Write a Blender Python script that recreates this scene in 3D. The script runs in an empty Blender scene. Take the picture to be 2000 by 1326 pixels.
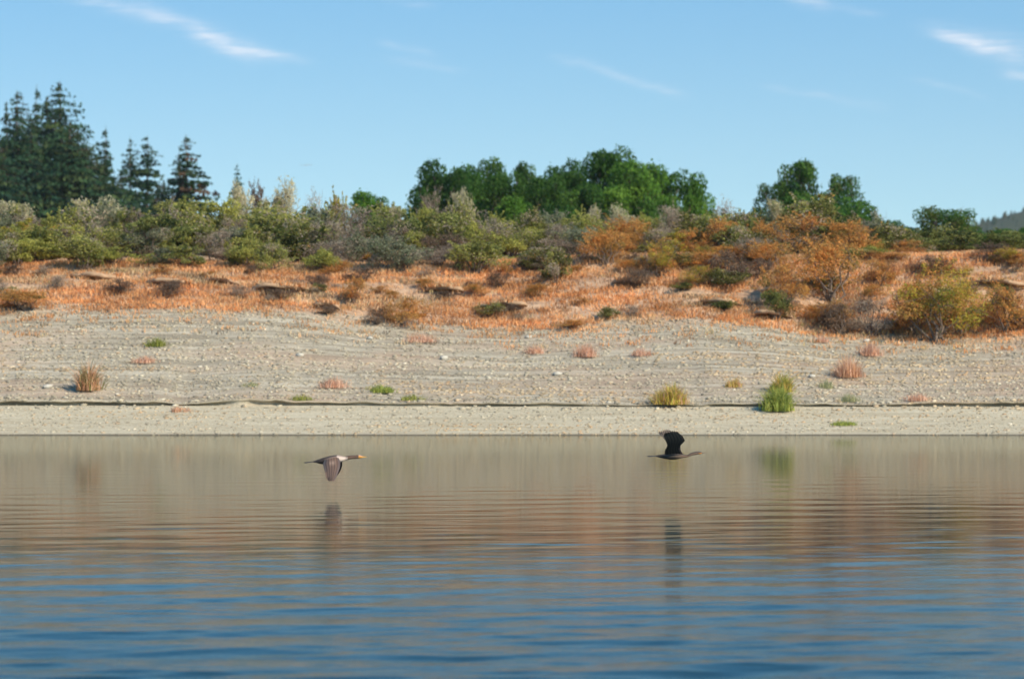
import bpy, math, random
import numpy as np
from mathutils import Vector

rng = np.random.default_rng(7)
random.seed(7)
C = bpy.context.scene.collection
R = math.radians

# ------------------------------------------------------------------ camera
FPX = 7500.0            # focal length in photo pixels (photo 2000 px wide)
HOR = 685.0             # row of the horizon in the photo
CAMZ = 2.0
cd = bpy.data.cameras.new('camera'); cam = bpy.data.objects.new('camera', cd); C.objects.link(cam)
cam.location = (0, 0, CAMZ); cam.rotation_euler = (R(90), 0, 0)
cd.sensor_width = 36.0; cd.lens = 36.0 * FPX / 2000.0
cd.shift_y = (HOR - 663.0) / 2000.0
cd.clip_start = 0.5; cd.clip_end = 20000
cd.dof.use_dof = True; cd.dof.focus_distance = 54.3; cd.dof.aperture_fstop = 2.8
bpy.context.scene.camera = cam

def PX(px, py, Y):
    """world point seen at photo pixel (px, py) at distance Y"""
    return Vector(((px - 1000.0) / FPX * Y, Y, CAMZ + (HOR - py) / FPX * Y))

# ------------------------------------------------------------------ light
HAZE = 0.00006
SUN = Vector((0.64, -0.52, 0.66)).normalized()
SUN_EL = math.asin(SUN.z); SUN_AZ = math.atan2(SUN.x, SUN.y)
sl = bpy.data.lights.new('sun', 'SUN'); sun = bpy.data.objects.new('sun', sl); C.objects.link(sun)
sl.energy = 4.9; sl.angle = R(0.53); sl.color = (1.0, 0.88, 0.72)
sun.rotation_euler = (-SUN).to_track_quat('-Z', 'Y').to_euler()

W = bpy.data.worlds.new("World"); bpy.context.scene.world = W; W.use_nodes = True
nt = W.node_tree; nt.nodes.clear()
def N(nt, typ, **kw):
    n = nt.nodes.new(typ)
    for k, v in kw.items():
        setattr(n, k, v)
    return n
def setin(nt, n, i, v):
    if v is None: return
    if hasattr(v, 'is_output'): nt.links.new(v, n.inputs[i])
    else: n.inputs[i].default_value = v
def math_(nt, op, a, b=None, c=None, clamp=False):
    n = N(nt, 'ShaderNodeMath', operation=op); n.use_clamp = clamp
    setin(nt, n, 0, a); setin(nt, n, 1, b); setin(nt, n, 2, c)
    return n.outputs[0]
def mixc(nt, f, a, b, blend='MIX'):
    n = N(nt, 'ShaderNodeMix', data_type='RGBA', blend_type=blend)
    setin(nt, n, 0, f); setin(nt, n, 6, a); setin(nt, n, 7, b)
    return n.outputs[2]
def ramp(nt, f, stops):
    n = N(nt, 'ShaderNodeValToRGB'); nt.links.new(f, n.inputs[0])
    e = n.color_ramp.elements
    while len(e) < len(stops): e.new(0.5)
    for el, (p, c) in zip(e, stops):
        el.position = p
        el.color = (c, c, c, 1) if not hasattr(c, '__len__') else (*c, 1)
    return n.outputs[0]
def noise(nt, vec, scale, detail=4, rough=0.55, dist=0.0):
    n = N(nt, 'ShaderNodeTexNoise')
    setin(nt, n, 'Vector', vec); n.inputs['Scale'].default_value = scale
    n.inputs['Detail'].default_value = detail; n.inputs['Roughness'].default_value = rough
    n.inputs['Distortion'].default_value = dist
    return n.outputs[0]
def mapping(nt, vec, scale=(1, 1, 1), rot=(0, 0, 0)):
    n = N(nt, 'ShaderNodeMapping'); nt.links.new(vec, n.inputs[0])
    n.inputs['Scale'].default_value = scale; n.inputs['Rotation'].default_value = rot
    return n.outputs[0]

tc = N(nt, 'ShaderNodeTexCoord').outputs['Generated']
sep = N(nt, 'ShaderNodeSeparateXYZ'); nt.links.new(tc, sep.inputs[0])
dx, dy, dz = sep.outputs
comb = N(nt, 'ShaderNodeCombineXYZ')
nt.links.new(dx, comb.inputs[0]); nt.links.new(dy, comb.inputs[1])
zz = math_(nt, 'ADD', math_(nt, 'MULTIPLY_ADD', dz, 2.0, 0.16), math_(nt, 'MULTIPLY', math_(nt, 'MULTIPLY', dz, dz), 3.0))
nt.links.new(zz, comb.inputs[2])
nrm = N(nt, 'ShaderNodeVectorMath', operation='NORMALIZE'); nt.links.new(comb.outputs[0], nrm.inputs[0])
sky = N(nt, 'ShaderNodeTexSky', sky_type='NISHITA')
sky.sun_disc = False; sky.sun_elevation = SUN_EL; sky.sun_rotation = SUN_AZ
sky.air_density = 1.0; sky.dust_density = 0.6; sky.ozone_density = 2.0; sky.altitude = 0
nt.links.new(nrm.outputs[0], sky.inputs[0])
skytint = mixc(nt, ramp(nt, dz, [(0.03, 0.0), (0.085, 0.32), (0.20, 1.0)]), (1.16, 1.18, 0.89, 1), (0.34, 1.12, 1.38, 1))
col = mixc(nt, 1.0, sky.outputs[0], skytint, 'MULTIPLY')
# thin cirrus, placed by direction of the sky (azimuth, elevation)
ysafe = math_(nt, 'MAXIMUM', dy, 0.05)
u = math_(nt, 'DIVIDE', dx, ysafe); v = math_(nt, 'DIVIDE', dz, ysafe)
uvc = N(nt, 'ShaderNodeCombineXYZ'); nt.links.new(u, uvc.inputs[0]); nt.links.new(v, uvc.inputs[1])
wisp = noise(nt, mapping(nt, uvc.outputs[0], (38, 420, 1), (0, 0, R(13))), 1.0, 7, 0.66, 0.9)
fine = noise(nt, mapping(nt, uvc.outputs[0], (160, 800, 1), (0, 0, R(14))), 1.0, 3, 0.6, 0.3)
warp = math_(nt, 'MULTIPLY', math_(nt, 'SUBTRACT', noise(nt, uvc.outputs[0], 38, 3), 0.5), 0.006)
total = None
streaks = [  # px0, py0, px1, py1, half width, strength
    (140, -22, 345, 42, 12, .75), (300, 26, 460, 86, 12, .5), (370, 62, 520, 112, 12, .9), (480, 100, 600, 122, 7, .7),
    (740, 82, 850, 108, 5, .35), (750, 112, 900, 136, 6, .25), (1520, -12, 1620, 14, 9, .7), (1600, 12, 1720, 22, 6, .25),
    (1815, 58, 2015, 122, 10, 1.15), (1850, 62, 2080, 110, 14, .45), (1955, 132, 2080, 168, 8, .8), (1080, 108, 1210, 150, 6, .3),
    (1180, 140, 1335, 187, 6, .45), (1490, 172, 1600, 185, 5, .25), (1590, 184, 1730, 214, 6, .28), (1780, 158, 1930, 188, 5, .2),
    (740, -4, 850, 14, 5, .25), (-200, -60, 160, -20, 12, .5), (2100, 90, 2500, 210, 12, .6), (600, -240, 1100, -120, 30, .6), (1300, -420, 2100, -260, 40, .6), (-700, -300, 100, -500, 40, .5)]
for x0, y0, x1, y1, w, s in streaks:
    cu, cv = ((x0 + x1) / 2 - 1000) / FPX, (HOR - (y0 + y1) / 2) / FPX
    L = math.hypot(x1 - x0, y1 - y0) / 2 / FPX
    an = math.atan2(-(y1 - y0), x1 - x0); ca, sa = math.cos(an), math.sin(an)
    du = math_(nt, 'SUBTRACT', u, cu); dv = math_(nt, 'ADD', math_(nt, 'SUBTRACT', v, cv), warp)
    a = math_(nt, 'ADD', math_(nt, 'MULTIPLY', du, ca / L), math_(nt, 'MULTIPLY', dv, sa / L))
    b = math_(nt, 'ADD', math_(nt, 'MULTIPLY', du, -sa * FPX / w / 1.35), math_(nt, 'MULTIPLY', dv, ca * FPX / w / 1.35))
    r2 = math_(nt, 'ADD', math_(nt, 'POWER', math_(nt, 'ABSOLUTE', a), 4.0), math_(nt, 'MULTIPLY', b, b))
    m = math_(nt, 'MULTIPLY', math_(nt, 'EXPONENT', math_(nt, 'MULTIPLY', r2, -1.0)), s * 0.80)
    total = m if total is None else math_(nt, 'ADD', total, m)
front = math_(nt, 'GREATER_THAN', dy, 0.06)
wm = math_(nt, 'MULTIPLY', ramp(nt, wisp, [(0.32, 0.08), (0.66, 1.0)]), ramp(nt, fine, [(0.30, 0.45), (0.7, 1.0)]))
cm = math_(nt, 'MULTIPLY', math_(nt, 'MULTIPLY', total, wm), front, clamp=True)
col = mixc(nt, math_(nt, 'MULTIPLY', cm, 0.85), col, (5.3, 5.2, 5.4, 1))
bg = N(nt, 'ShaderNodeBackground'); nt.links.new(col, bg.inputs[0]); bg.inputs[1].default_value = 0.15
wo = N(nt, 'ShaderNodeOutputWorld'); nt.links.new(bg.outputs[0], wo.inputs[0])

sc = bpy.context.scene
sc.view_settings.view_transform = 'Standard'; sc.view_settings.look = 'None'
sc.view_settings.exposure = 0.40; sc.view_settings.gamma = 1.0
sc.view_settings.use_curve_mapping = False
sc.render.engine = 'CYCLES'
sc.cycles.max_bounces = 6; sc.cycles.transparent_max_bounces = 4

# ------------------------------------------------------------------ helpers
def tag(o, label=None, cat=None, group=None, kind=None):
    if label: o['label'] = label
    if cat: o['category'] = cat
    if group: o['group'] = group
    if kind: o['kind'] = kind
    return o

def mesh_np(name, verts, faces, mat, tint=None, smooth=False):
    """verts (n,3); faces (m,k) equal length; tint (n,3) per-vertex colour"""
    me = bpy.data.meshes.new(name)
    verts = np.asarray(verts, np.float32); faces = np.asarray(faces, np.int32)
    k = faces.shape[1]; m = len(faces)
    me.vertices.add(len(verts)); me.vertices.foreach_set('co', verts.ravel())
    me.loops.add(m * k); me.loops.foreach_set('vertex_index', faces.ravel())
    me.polygons.add(m)
    me.polygons.foreach_set('loop_start', np.arange(0, m * k, k, dtype=np.int32))
    me.polygons.foreach_set('loop_total', np.full(m, k, np.int32))
    if smooth: me.polygons.foreach_set('use_smooth', np.ones(m, bool))
    if tint is not None:
        at = me.color_attributes.new('tint', 'FLOAT_COLOR', 'POINT')
        t4 = np.ones((len(verts), 4), np.float32); t4[:, :3] = np.clip(tint, 0.002, 1)
        at.data.foreach_set('color', t4.ravel())
    me.update(); me.validate()
    me.materials.append(mat)
    return me

def obj(name, me, parent=None, loc=(0, 0, 0)):
    o = bpy.data.objects.new(name, me); C.objects.link(o)
    if parent: o.parent = parent
    o.location = loc
    if name in ('branches', 'blades', 'leaves', 'stem', 'limbs'): o['kind'] = 'stuff'
    return o

def empty(name, loc=(0, 0, 0), rz=0.0):
    o = bpy.data.objects.new(name, None); C.objects.link(o)
    o.location = loc; o.rotation_euler = (0, 0, rz); o.empty_display_size = 0.1
    return o

def copy_tree(o, parent=None):
    c = o.copy(); C.objects.link(c)
    if parent: c.parent = parent
    for ch in list(o.children): copy_tree(ch, c)
    return c

def smooth(a, b, x):
    t = np.clip((x - a) / (b - a), 0, 1); return t * t * (3 - 2 * t)

_perm = np.random.default_rng(3).random((256, 256))
def vnoise(x, y):
    x = np.asarray(x, float); y = np.asarray(y, float)
    xi = np.floor(x).astype(int); yi = np.floor(y).astype(int)
    fx = x - xi; fy = y - yi
    fx = fx * fx * (3 - 2 * fx); fy = fy * fy * (3 - 2 * fy)
    g = lambda a, b: _perm[a % 256, b % 256]
    return ((g(xi, yi) * (1 - fx) + g(xi + 1, yi) * fx) * (1 - fy) + (g(xi, yi + 1) * (1 - fx) + g(xi + 1, yi + 1) * fx) * fy) * 2 - 1
def fbm(x, y, o=4):
    s = 0; a = 1
    for i in range(o):
        s = s + a * vnoise(x * 2 ** i + 17.3 * i, y * 2 ** i + 5.1 * i); a *= 0.5
    return s / 1.9

# ------------------------------------------------------------------ materials
def tinted(name, rough=0.8, trans=0.0, var=0.25, nscale=3.0, spec=0.2, bump=0.0, sheen=0.0):
    m = bpy.data.materials.new(name); m.use_nodes = True; t = m.node_tree; t.nodes.clear()
    at = N(t, 'ShaderNodeAttribute', attribute_name='tint')
    oc = N(t, 'ShaderNodeTexCoord').outputs['Object']
    nz = noise(t, oc, nscale, 4)
    k = ramp(t, nz, [(0.25, 1 - var), (0.75, 1 + var)])
    c = mixc(t, 1.0, at.outputs[0], k, 'MULTIPLY')
    p = N(t, 'ShaderNodeBsdfPrincipled'); t.links.new(c, p.inputs['Base Color'])
    p.inputs['Roughness'].default_value = rough; p.inputs['Specular IOR Level'].default_value = spec
    if bump:
        b = N(t, 'ShaderNodeBump'); b.inputs['Strength'].default_value = bump; b.inputs['Distance'].default_value = 0.01
        t.links.new(noise(t, oc, nscale * 8, 3), b.inputs['Height']); t.links.new(b.outputs[0], p.inputs['Normal'])
    out = N(t, 'ShaderNodeOutputMaterial')
    if trans:
        tr = N(t, 'ShaderNodeBsdfTranslucent'); t.links.new(c, tr.inputs[0])
        mx = N(t, 'ShaderNodeMixShader'); mx.inputs[0].default_value = trans
        t.links.new(p.outputs[0], mx.inputs[1]); t.links.new(tr.outputs[0], mx.inputs[2])
        t.links.new(mx.outputs[0], out.inputs[0])
    else:
        t.links.new(p.outputs[0], out.inputs[0])
    return m

M_leaf = tinted('leaf', 0.7, 0.45, 0.3, 1.2, 0.15)
M_needle = tinted('needle', 0.7, 0.15, 0.3, 0.3, 0.15)
M_bark = tinted('bark', 0.95, 0, 0.35, 4.0, 0.1, 0.4)
M_grass = tinted('dry_blade', 0.85, 0.42, 0.25, 0.8, 0.1)
M_stone = tinted('stone', 0.9, 0, 0.18, 6.0, 0.15)
M_feather = tinted('feather', 0.6, 0, 0.25, 30.0, 0.3, 0.5)
M_bill = tinted('horn', 0.4, 0, 0.1, 10.0, 0.4)
M_wood = tinted('weathered_wood', 0.9, 0, 0.2, 6.0, 0.1, 0.4)

def ground_mat():
    m = bpy.data.materials.new('bank_ground'); m.use_nodes = True; t = m.node_tree; t.nodes.clear()
    oc = N(t, 'ShaderNodeTexCoord').outputs['Object']
    az = N(t, 'ShaderNodeAttribute', attribute_name='tint'); sp = N(t, 'ShaderNodeSeparateColor'); t.links.new(az.outputs[0], sp.inputs[0])
    gravel, dry, wet = sp.outputs
    strand = noise(t, mapping(t, oc, (0.28, 4.5, 4.5)), 1.0, 6, 0.65, 0.2)
    grit = noise(t, mapping(t, oc, (9, 16, 16)), 1.0, 5, 0.75)
    big = noise(t, mapping(t, oc, (0.25, 0.6, 0.6)), 1.0, 3, 0.5)
    sand = mixc(t, ramp(t, strand, [(0.35, 0), (0.65, 1)]), (0.37, 0.31, 0.205, 1), (0.48, 0.42, 0.295, 1))
    grav = mixc(t, ramp(t, strand, [(0.38, 0), (0.62, 1)]), (0.22, 0.185, 0.13, 1), (0.44, 0.385, 0.285, 1))
    grav = mixc(t, ramp(t, big, [(0.45, 0), (0.7, 0.6)]), grav, (0.40, 0.27, 0.18, 1))
    soil = mixc(t, ramp(t, strand, [(0.35, 0), (0.65, 1)]), (0.34, 0.21, 0.13, 1), (0.52, 0.36, 0.23, 1))
    c = mixc(t, gravel, sand, grav)
    c = mixc(t, dry, c, soil)
    c = mixc(t, 1.0, c, ramp(t, grit, [(0.3, 0.72), (0.7, 1.22)]), 'MULTIPLY')
    c = mixc(t, wet, c, (0.10, 0.08, 0.055, 1))
    p = N(t, 'ShaderNodeBsdfPrincipled'); t.links.new(c, p.inputs['Base Color'])
    p.inputs['Roughness'].default_value = 0.95; p.inputs['Specular IOR Level'].default_value = 0.1
    b = N(t, 'ShaderNodeBump'); b.inputs['Strength'].default_value = 0.6; b.inputs['Distance'].default_value = 0.03
    t.links.new(grit, b.inputs['Height']); t.links.new(b.outputs[0], p.inputs['Normal'])
    o = N(t, 'ShaderNodeOutputMaterial'); t.links.new(p.outputs[0], o.inputs[0])
    return m
M_ground = ground_mat()

# ------------------------------------------------------------------ the bank as a height field
YS, YL = 91.0, 95.0                      # shoreline, lip of the little cut bank
BX = [-600, 0, 350, 500, 600, 700, 850, 1000, 1200, 1350, 1500, 1600, 1750, 2000, 2600]
BY = [608, 603, 598, 600, 608, 622, 634, 642, 634, 626, 638, 654, 662, 655, 650]
TX = [-600, 0, 300, 600, 1000, 1300, 1500, 1700, 1850, 2000, 2600]
TY = [512, 518, 514, 522, 512, 500, 506, 500, 500, 496, 496]
def pxof(x, Y): return 1000 + FPX * x / Y
def zrow(py, Y): return CAMZ + (HOR - py) / FPX * Y
YB, YT = 103.0, 108.0
def lip(x):
    return np.maximum(0.018, 0.030 + 0.085 * smooth(-0.5, 0.7, vnoise(x * 0.33 + 4, 0.5)) + 0.075 * smooth(2, -9, x) + 0.03 * vnoise(x * 1.7, 3.3) + 0.022 * vnoise(x * 5.3, 1.3) - 0.05 * np.exp(-((x + 8.05) / 0.7) ** 2) )
def zfun(x, Y):
    x = np.asarray(x, float); Y = np.asarray(Y, float)
    zl = 0.64 + 0.02 * vnoise(x * 0.2, 1.1)
    pb = pxof(x, YB); zb = zrow(np.interp(pb, BX, BY), YB)
    zt = zrow(np.interp(pxof(x, YT), TX, TY), YT)
    top = zl + lip(x)
    tb = np.clip((Y - YS) / (YL - YS), 0, 1)
    beach = zl * (0.72 * tb + 0.28 * tb ** 2)
    under = (Y - YS) * 0.13
    tg = np.clip((Y - YL) / (YB - YL), 0, 1)
    grav = top + (zb - top) * (0.80 * tg + 0.20 * tg * tg) + 0.022 * fbm(x * 0.22, Y * 1.8) * np.minimum(tg * 6, 1)
    td = np.clip((Y - YB) / (YT - YB), 0, 1)
    rough = fbm(x * 0.55 + 9, Y * 1.1, 5)
    terr = 0.12 * np.abs(vnoise(x * 0.4, Y * 0.9 + 0.5 * vnoise(x * .3, 7)))
    dry = zb + (zt - zb) * (1.08 * td - 0.08 * td * td) + (0.16 * rough + terr) * np.sin(np.pi * np.clip(td, 0, 1)) ** 0.5
    dry += 0.02 * np.sin((Y + 0.4 * vnoise(x * 0.3, 2)) * 9) * (td > 0) * (td < 1)
    zp = zt + (0.62 - 0.42 * smooth(8.5, 11, x)) * smooth(YT, YT + 9, Y) + 0.12 * fbm(x * 0.3, Y * 0.3) * smooth(YT, YT + 2, Y) + 0.4 * fbm(x * 0.01, Y * 0.01, 3) * smooth(150, 400, Y)
    z = np.where(Y < YS, under, np.where(Y < YL, beach, np.where(Y < YB, grav, np.where(Y < YT, dry, zp))))
    z = np.where(Y < YS, np.maximum(z, -3.0), z)
    z = z + np.where((Y >= YS) & (Y < YB), 0.012 * fbm(x * 1.3, Y * 3), 0) * np.clip(np.abs(Y - YS) * 2, 0, 1)
    return z
def zat(x, Y): return float(zfun(x, Y))
def locate(px, py):
    """distance at which the view ray through (px, py) meets the bank"""
    Ys = np.arange(91.0, 135, 0.02); xs = (px - 1000) / FPX * Ys
    hit = np.where(zfun(xs, Ys) >= zrow(py, Ys))[0]
    return float(Ys[hit[0]]) if len(hit) else 110.0

xs = np.concatenate([[-4000, -1500, -600, -250, -120, -70, -45], np.arange(-30, 30.01, 0.16), [45, 70, 120, 250, 600, 1500, 4000]])
rows = []   # (kind, Y)
for Y in [-3000, -300, 0, 40, 70, 82, 88, 90]: rows.append(('z', Y))
for Y in np.arange(90.6, 94.95, 0.12): rows.append(('z', Y))
rows += [('z', 94.93), ('u', 0), ('u', 1), ('u', 2), ('u', 3), ('z', 95.0)]
for Y in np.arange(95.06, 103, 0.1): rows.append(('z', Y))
for Y in np.arange(103.0, 109, 0.07): rows.append(('z', Y))
for Y in list(np.arange(109.2, 122, 0.5)) + [125, 130, 140, 155, 175, 200, 240, 300, 400, 600, 1000, 1500, 2500]: rows.append(('z', Y))
V = []; T = []
for kind, Y in rows:
    x = xs.copy()
    wob = 0.07 * vnoise(x * 0.8, 9.0) + 0.04 * vnoise(x * 3.1, 2.0)
    if kind == 'z':
        z = zfun(x, np.full_like(x, Y)); yy = np.full_like(x, Y)
        if 94.9 < Y < 95.03: yy = yy + wob
        if Y == 95.0: yy = yy - 0.03
    else:
        zb_ = zfun(x, np.full_like(x, 94.93)); ztp = zfun(x, np.full_like(x, 95.0)); dz_ = ztp - zb_
        rec = np.clip(0.45 + 0.35 * smooth(2, -9, x) + 0.55 * vnoise(x * 0.9, 21.0) + 0.35 * vnoise(x * 3.7, 8.0), 0.05, 1.2)
        yy = 95.0 + wob + np.array([0.13, 0.20, 0.14, -0.02])[Y] * rec
        z = [zb_ + 0.01, zb_ + 0.45 * dz_, ztp - 0.35 * dz_, ztp - 0.28 * dz_][Y]
    V.append(np.stack([x, yy, z], 1))
    YY = np.full_like(x, Y if kind == 'z' else 95)
    bnoise = 0.6 * fbm(x * 0.5, YY * 1.2)
    g = smooth(94.98, 95.02, YY); d = smooth(YB - 0.45, YB + 0.35, YY + bnoise)
    wet = (1 - smooth(0.012, 0.03, z)) * 0.9
    T.append(np.stack([g, d, wet], 1))
V = np.concatenate(V); T = np.concatenate(T)
def gridfaces(nr, nc):
    i = np.arange(nr - 1)[:, None] * nc + np.arange(nc - 1)[None, :]
    i = i.ravel(); return np.stack([i, i + 1, i + nc + 1, i + nc], 1)
ground = obj('ground', mesh_np('ground', V, gridfaces(len(rows), len(xs)), M_ground, T, True))
tag(ground, kind='structure')

# ------------------------------------------------------------------ water
def water_mat():
    m = bpy.data.materials.new('lake_water'); m.use_nodes = True; t = m.node_tree; t.nodes.clear()
    oc = N(t, 'ShaderNodeTexCoord').outputs['Object']
    b = N(t, 'ShaderNodeBump'); b.inputs['Distance'].default_value = 0.012
    sy = N(t, 'ShaderNodeSeparateXYZ'); t.links.new(oc, sy.inputs[0])   # the bank shelters the water under it
    mr = N(t, 'ShaderNodeMapRange'); t.links.new(sy.outputs[1], mr.inputs[0])
    for i_, v_ in ((1, 40), (2, 24), (3, 0.05), (4, 0.45)): mr.inputs[i_].default_value = v_
    t.links.new(mr.outputs[0], b.inputs['Strength'])
    t.links.new(noise(t, mapping(t, oc, (2.5, 11, 1), (0, 0, 0.2)), 1.0, 3, 0.6), b.inputs['Height'])
    g = N(t, 'ShaderNodeBsdfGlossy'); g.inputs['Roughness'].default_value = 0.06; g.inputs['Color'].default_value = (0.96, 0.945, 0.86, 1)
    d = N(t, 'ShaderNodeBsdfDiffuse'); d.inputs['Color'].default_value = (0.010, 0.024, 0.026, 1)   # faintly silty water
    f = N(t, 'ShaderNodeFresnel'); f.inputs['IOR'].default_value = 1.333
    for n in (g, f): t.links.new(b.outputs[0], n.inputs['Normal'])
    k = math_(t, 'MULTIPLY', f.outputs[0], 0.80)
    mx = N(t, 'ShaderNodeMixShader'); t.links.new(k, mx.inputs[0]); t.links.new(d.outputs[0], mx.inputs[1]); t.links.new(g.outputs[0], mx.inputs[2])
    o = N(t, 'ShaderNodeOutputMaterial'); t.links.new(mx.outputs[0], o.inputs[0])
    return m
wx = np.concatenate([[-4000, -1000, -300, -100, -40, -20], np.arange(-14, 14.01, 0.12), [20, 40, 100, 300, 1000, 4000]])
wy = np.concatenate([[-3000, -500, -100, -20, 0, 10, 16], np.arange(20, 52, 0.034), np.arange(52, 66, 0.055), np.arange(66, 91.2, 0.1), [91.6, 92.5]])
X, Yg = np.meshgrid(wx, wy)
wr = np.random.default_rng(11); Z = np.zeros_like(X)
warpx = 1.2 * fbm(X * 0.06, Yg * 0.10, 3)
for i in range(60):
    lam = 0.30 * (1.9 / 0.30) ** wr.random()
    th = wr.normal(0.22, 0.42)
    k = 2 * math.pi / lam
    slope = 0.0080 * (0.65 + 0.7 * wr.random()) * (lam / 1.0) ** 0.1
    env = 0.5 + 0.9 * np.clip(vnoise(X * 0.09 + i * 3.1, Yg * 0.16 + i * 1.7) + 0.3, 0, 1)
    Z += slope / k * env * np.sin(k * (np.cos(th) * (Yg + warpx) - np.sin(th) * X) + wr.random() * 6.28)
Zs = np.zeros_like(X)
for i in range(34):      # short wavelets riding on the longer ripples
    lam = 0.17 * (0.48 / 0.17) ** wr.random(); th = wr.normal(0.1, 0.5); k = 2 * math.pi / lam
    env = np.clip(vnoise(X * 0.13 + i * 2.3, Yg * 0.22 + i * 4.1) + 0.25, 0, 1)
    Zs += 0.0085 / k * env * np.sin(k * (np.cos(th) * (Yg + 0.5 * warpx) - np.sin(th) * X) + wr.random() * 6.28)
Z += Zs * np.interp(Yg, [24, 30, 40, 50, 60], [1.3, 1.5, 1.6, 1.0, 0])
amp = np.interp(Yg, [24, 28, 33, 38, 44, 50, 58, 70, 90], [1.25, 1.00, 0.64, 0.42, 0.32, 0.25, 0.15, 0.06, 0.04]) * smooth(91.1, 88, Yg) * smooth(14, 20, Yg) * smooth(14.5, 13.5, np.abs(X))
patch = 0.75 + 0.4 * fbm(X * 0.05, Yg * 0.09, 2)
Z = Z * amp * patch
water = obj('water', mesh_np('water', np.stack([X, Yg, Z], 2).reshape(-1, 3), gridfaces(len(wy), len(wx)), water_mat(), None, True))
tag(water, kind='structure')

# ------------------------------------------------------------------ stones of the bank
def rock_template(seed, flat=0.5):
    r = np.random.default_rng(seed); f = (1 + 5 ** 0.5) / 2
    v = np.array([(-1, f, 0), (1, f, 0), (-1, -f, 0), (1, -f, 0), (0, -1, f), (0, 1, f), (0, -1, -f), (0, 1, -f), (f, 0, -1), (f, 0, 1), (-f, 0, -1), (-f, 0, 1)], float) / 1.9
    fc = np.array([(0, 11, 5), (0, 5, 1), (0, 1, 7), (0, 7, 10), (0, 10, 11), (1, 5, 9), (5, 11, 4), (11, 10, 2), (10, 7, 6), (7, 1, 8), (3, 9, 4), (3, 4, 2), (3, 2, 6), (3, 6, 8), (3, 8, 9), (4, 9, 5), (2, 4, 11), (6, 2, 10), (8, 6, 7), (9, 8, 1)])
    v = v * (1 + r.normal(0, 0.14, (12, 1))); v[:, 2] *= flat
    return v, fc
def stones(name, n, ylo, yhi, smin, smax, seed, label, cat, xw=19):
    r = np.random.default_rng(seed)
    x = r.uniform(-xw, xw, n); Y = r.uniform(ylo, yhi, n)
    # stones lie in long drifts, as old water lines leave them
    dens = fbm(x * 0.22, Y * 2.6) * 0.8 + 0.5 + 0.25 * np.sin(Y * 7 + 0.5 * vnoise(x * .2, 1))
    keep = r.random(n) < np.clip(dens + 0.25, 0.15, 1)
    yb = YB - 0.3 * fbm(x * 0.5, Y * 1.2)
    keep &= (Y < yb + 0.3)
    x, Y = x[keep], Y[keep]; n = len(x)
    s = smin + (smax - smin) * r.random(n) ** 4.0
    z = zfun(x, Y)
    tv = [rock_template(seed + i, 0.55) for i in range(4)]
    fc = tv[0][1]; pick = r.integers(0, 4, n)
    base = np.stack([t[0] for t in tv])[pick]
    a = r.uniform(0, np.pi, n) * 0.45; ca, sa = np.cos(a)[:, None], np.sin(a)[:, None]
    bx = base[:, :, 0] * (1.45); by = base[:, :, 1] * 0.85
    P = np.stack([bx * ca - by * sa, bx * sa + by * ca, base[:, :, 2]], 2) * (s[:, None, None] * 0.5)
    P[:, :, 2] += 0.17 * P[:, :, 1]
    P += np.stack([x, Y, z + s * 0.10], 1)[:, None, :]
    F = (fc[None] + np.arange(n)[:, None, None] * 12).reshape(-1, 3)
    pal = np.array([(0.33, 0.30, 0.24), (0.39, 0.355, 0.28), (0.27, 0.25, 0.205), (0.44, 0.41, 0.34), (0.36, 0.28, 0.20), (0.22, 0.20, 0.165), (0.52, 0.49, 0.42)])
    ci = r.choice(len(pal), n, p=[.28, .22, .20, .05, .15, .09, .01])
    c = pal[ci] * np.array([1.02, .97, .86]) * r.uniform(0.85, 1.15, (n, 1)) * (1 + 0.28 * fbm(x * 0.28 + 5, Y * 4.5 + 3)[:, None]) * np.where(fbm(x * .12, Y * .5)[:, None] > 0.1, np.array([1.08, .97, .86]), 1.0)
    o = obj(name, mesh_np(name, P.reshape(-1, 3), F, M_stone, np.repeat(c, 12, 0)))
    tag(o, label, cat, kind='stuff'); return o
stones('gravel', 66000, 95.05, 103.2, 0.020, 0.105, 21, 'grey and buff gravel covering the slope above the cut lip', 'gravel')
stones('lip_gravel', 1500, 94.55, 95.35, 0.03, 0.14, 23, 'loose stones lying along the foot of the small cut lip', 'gravel')
stones('beach_gravel', 19000, 91.05, 94.85, 0.014, 0.085, 22, 'fine pale gravel on the flat strip beside the water', 'gravel')

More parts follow.
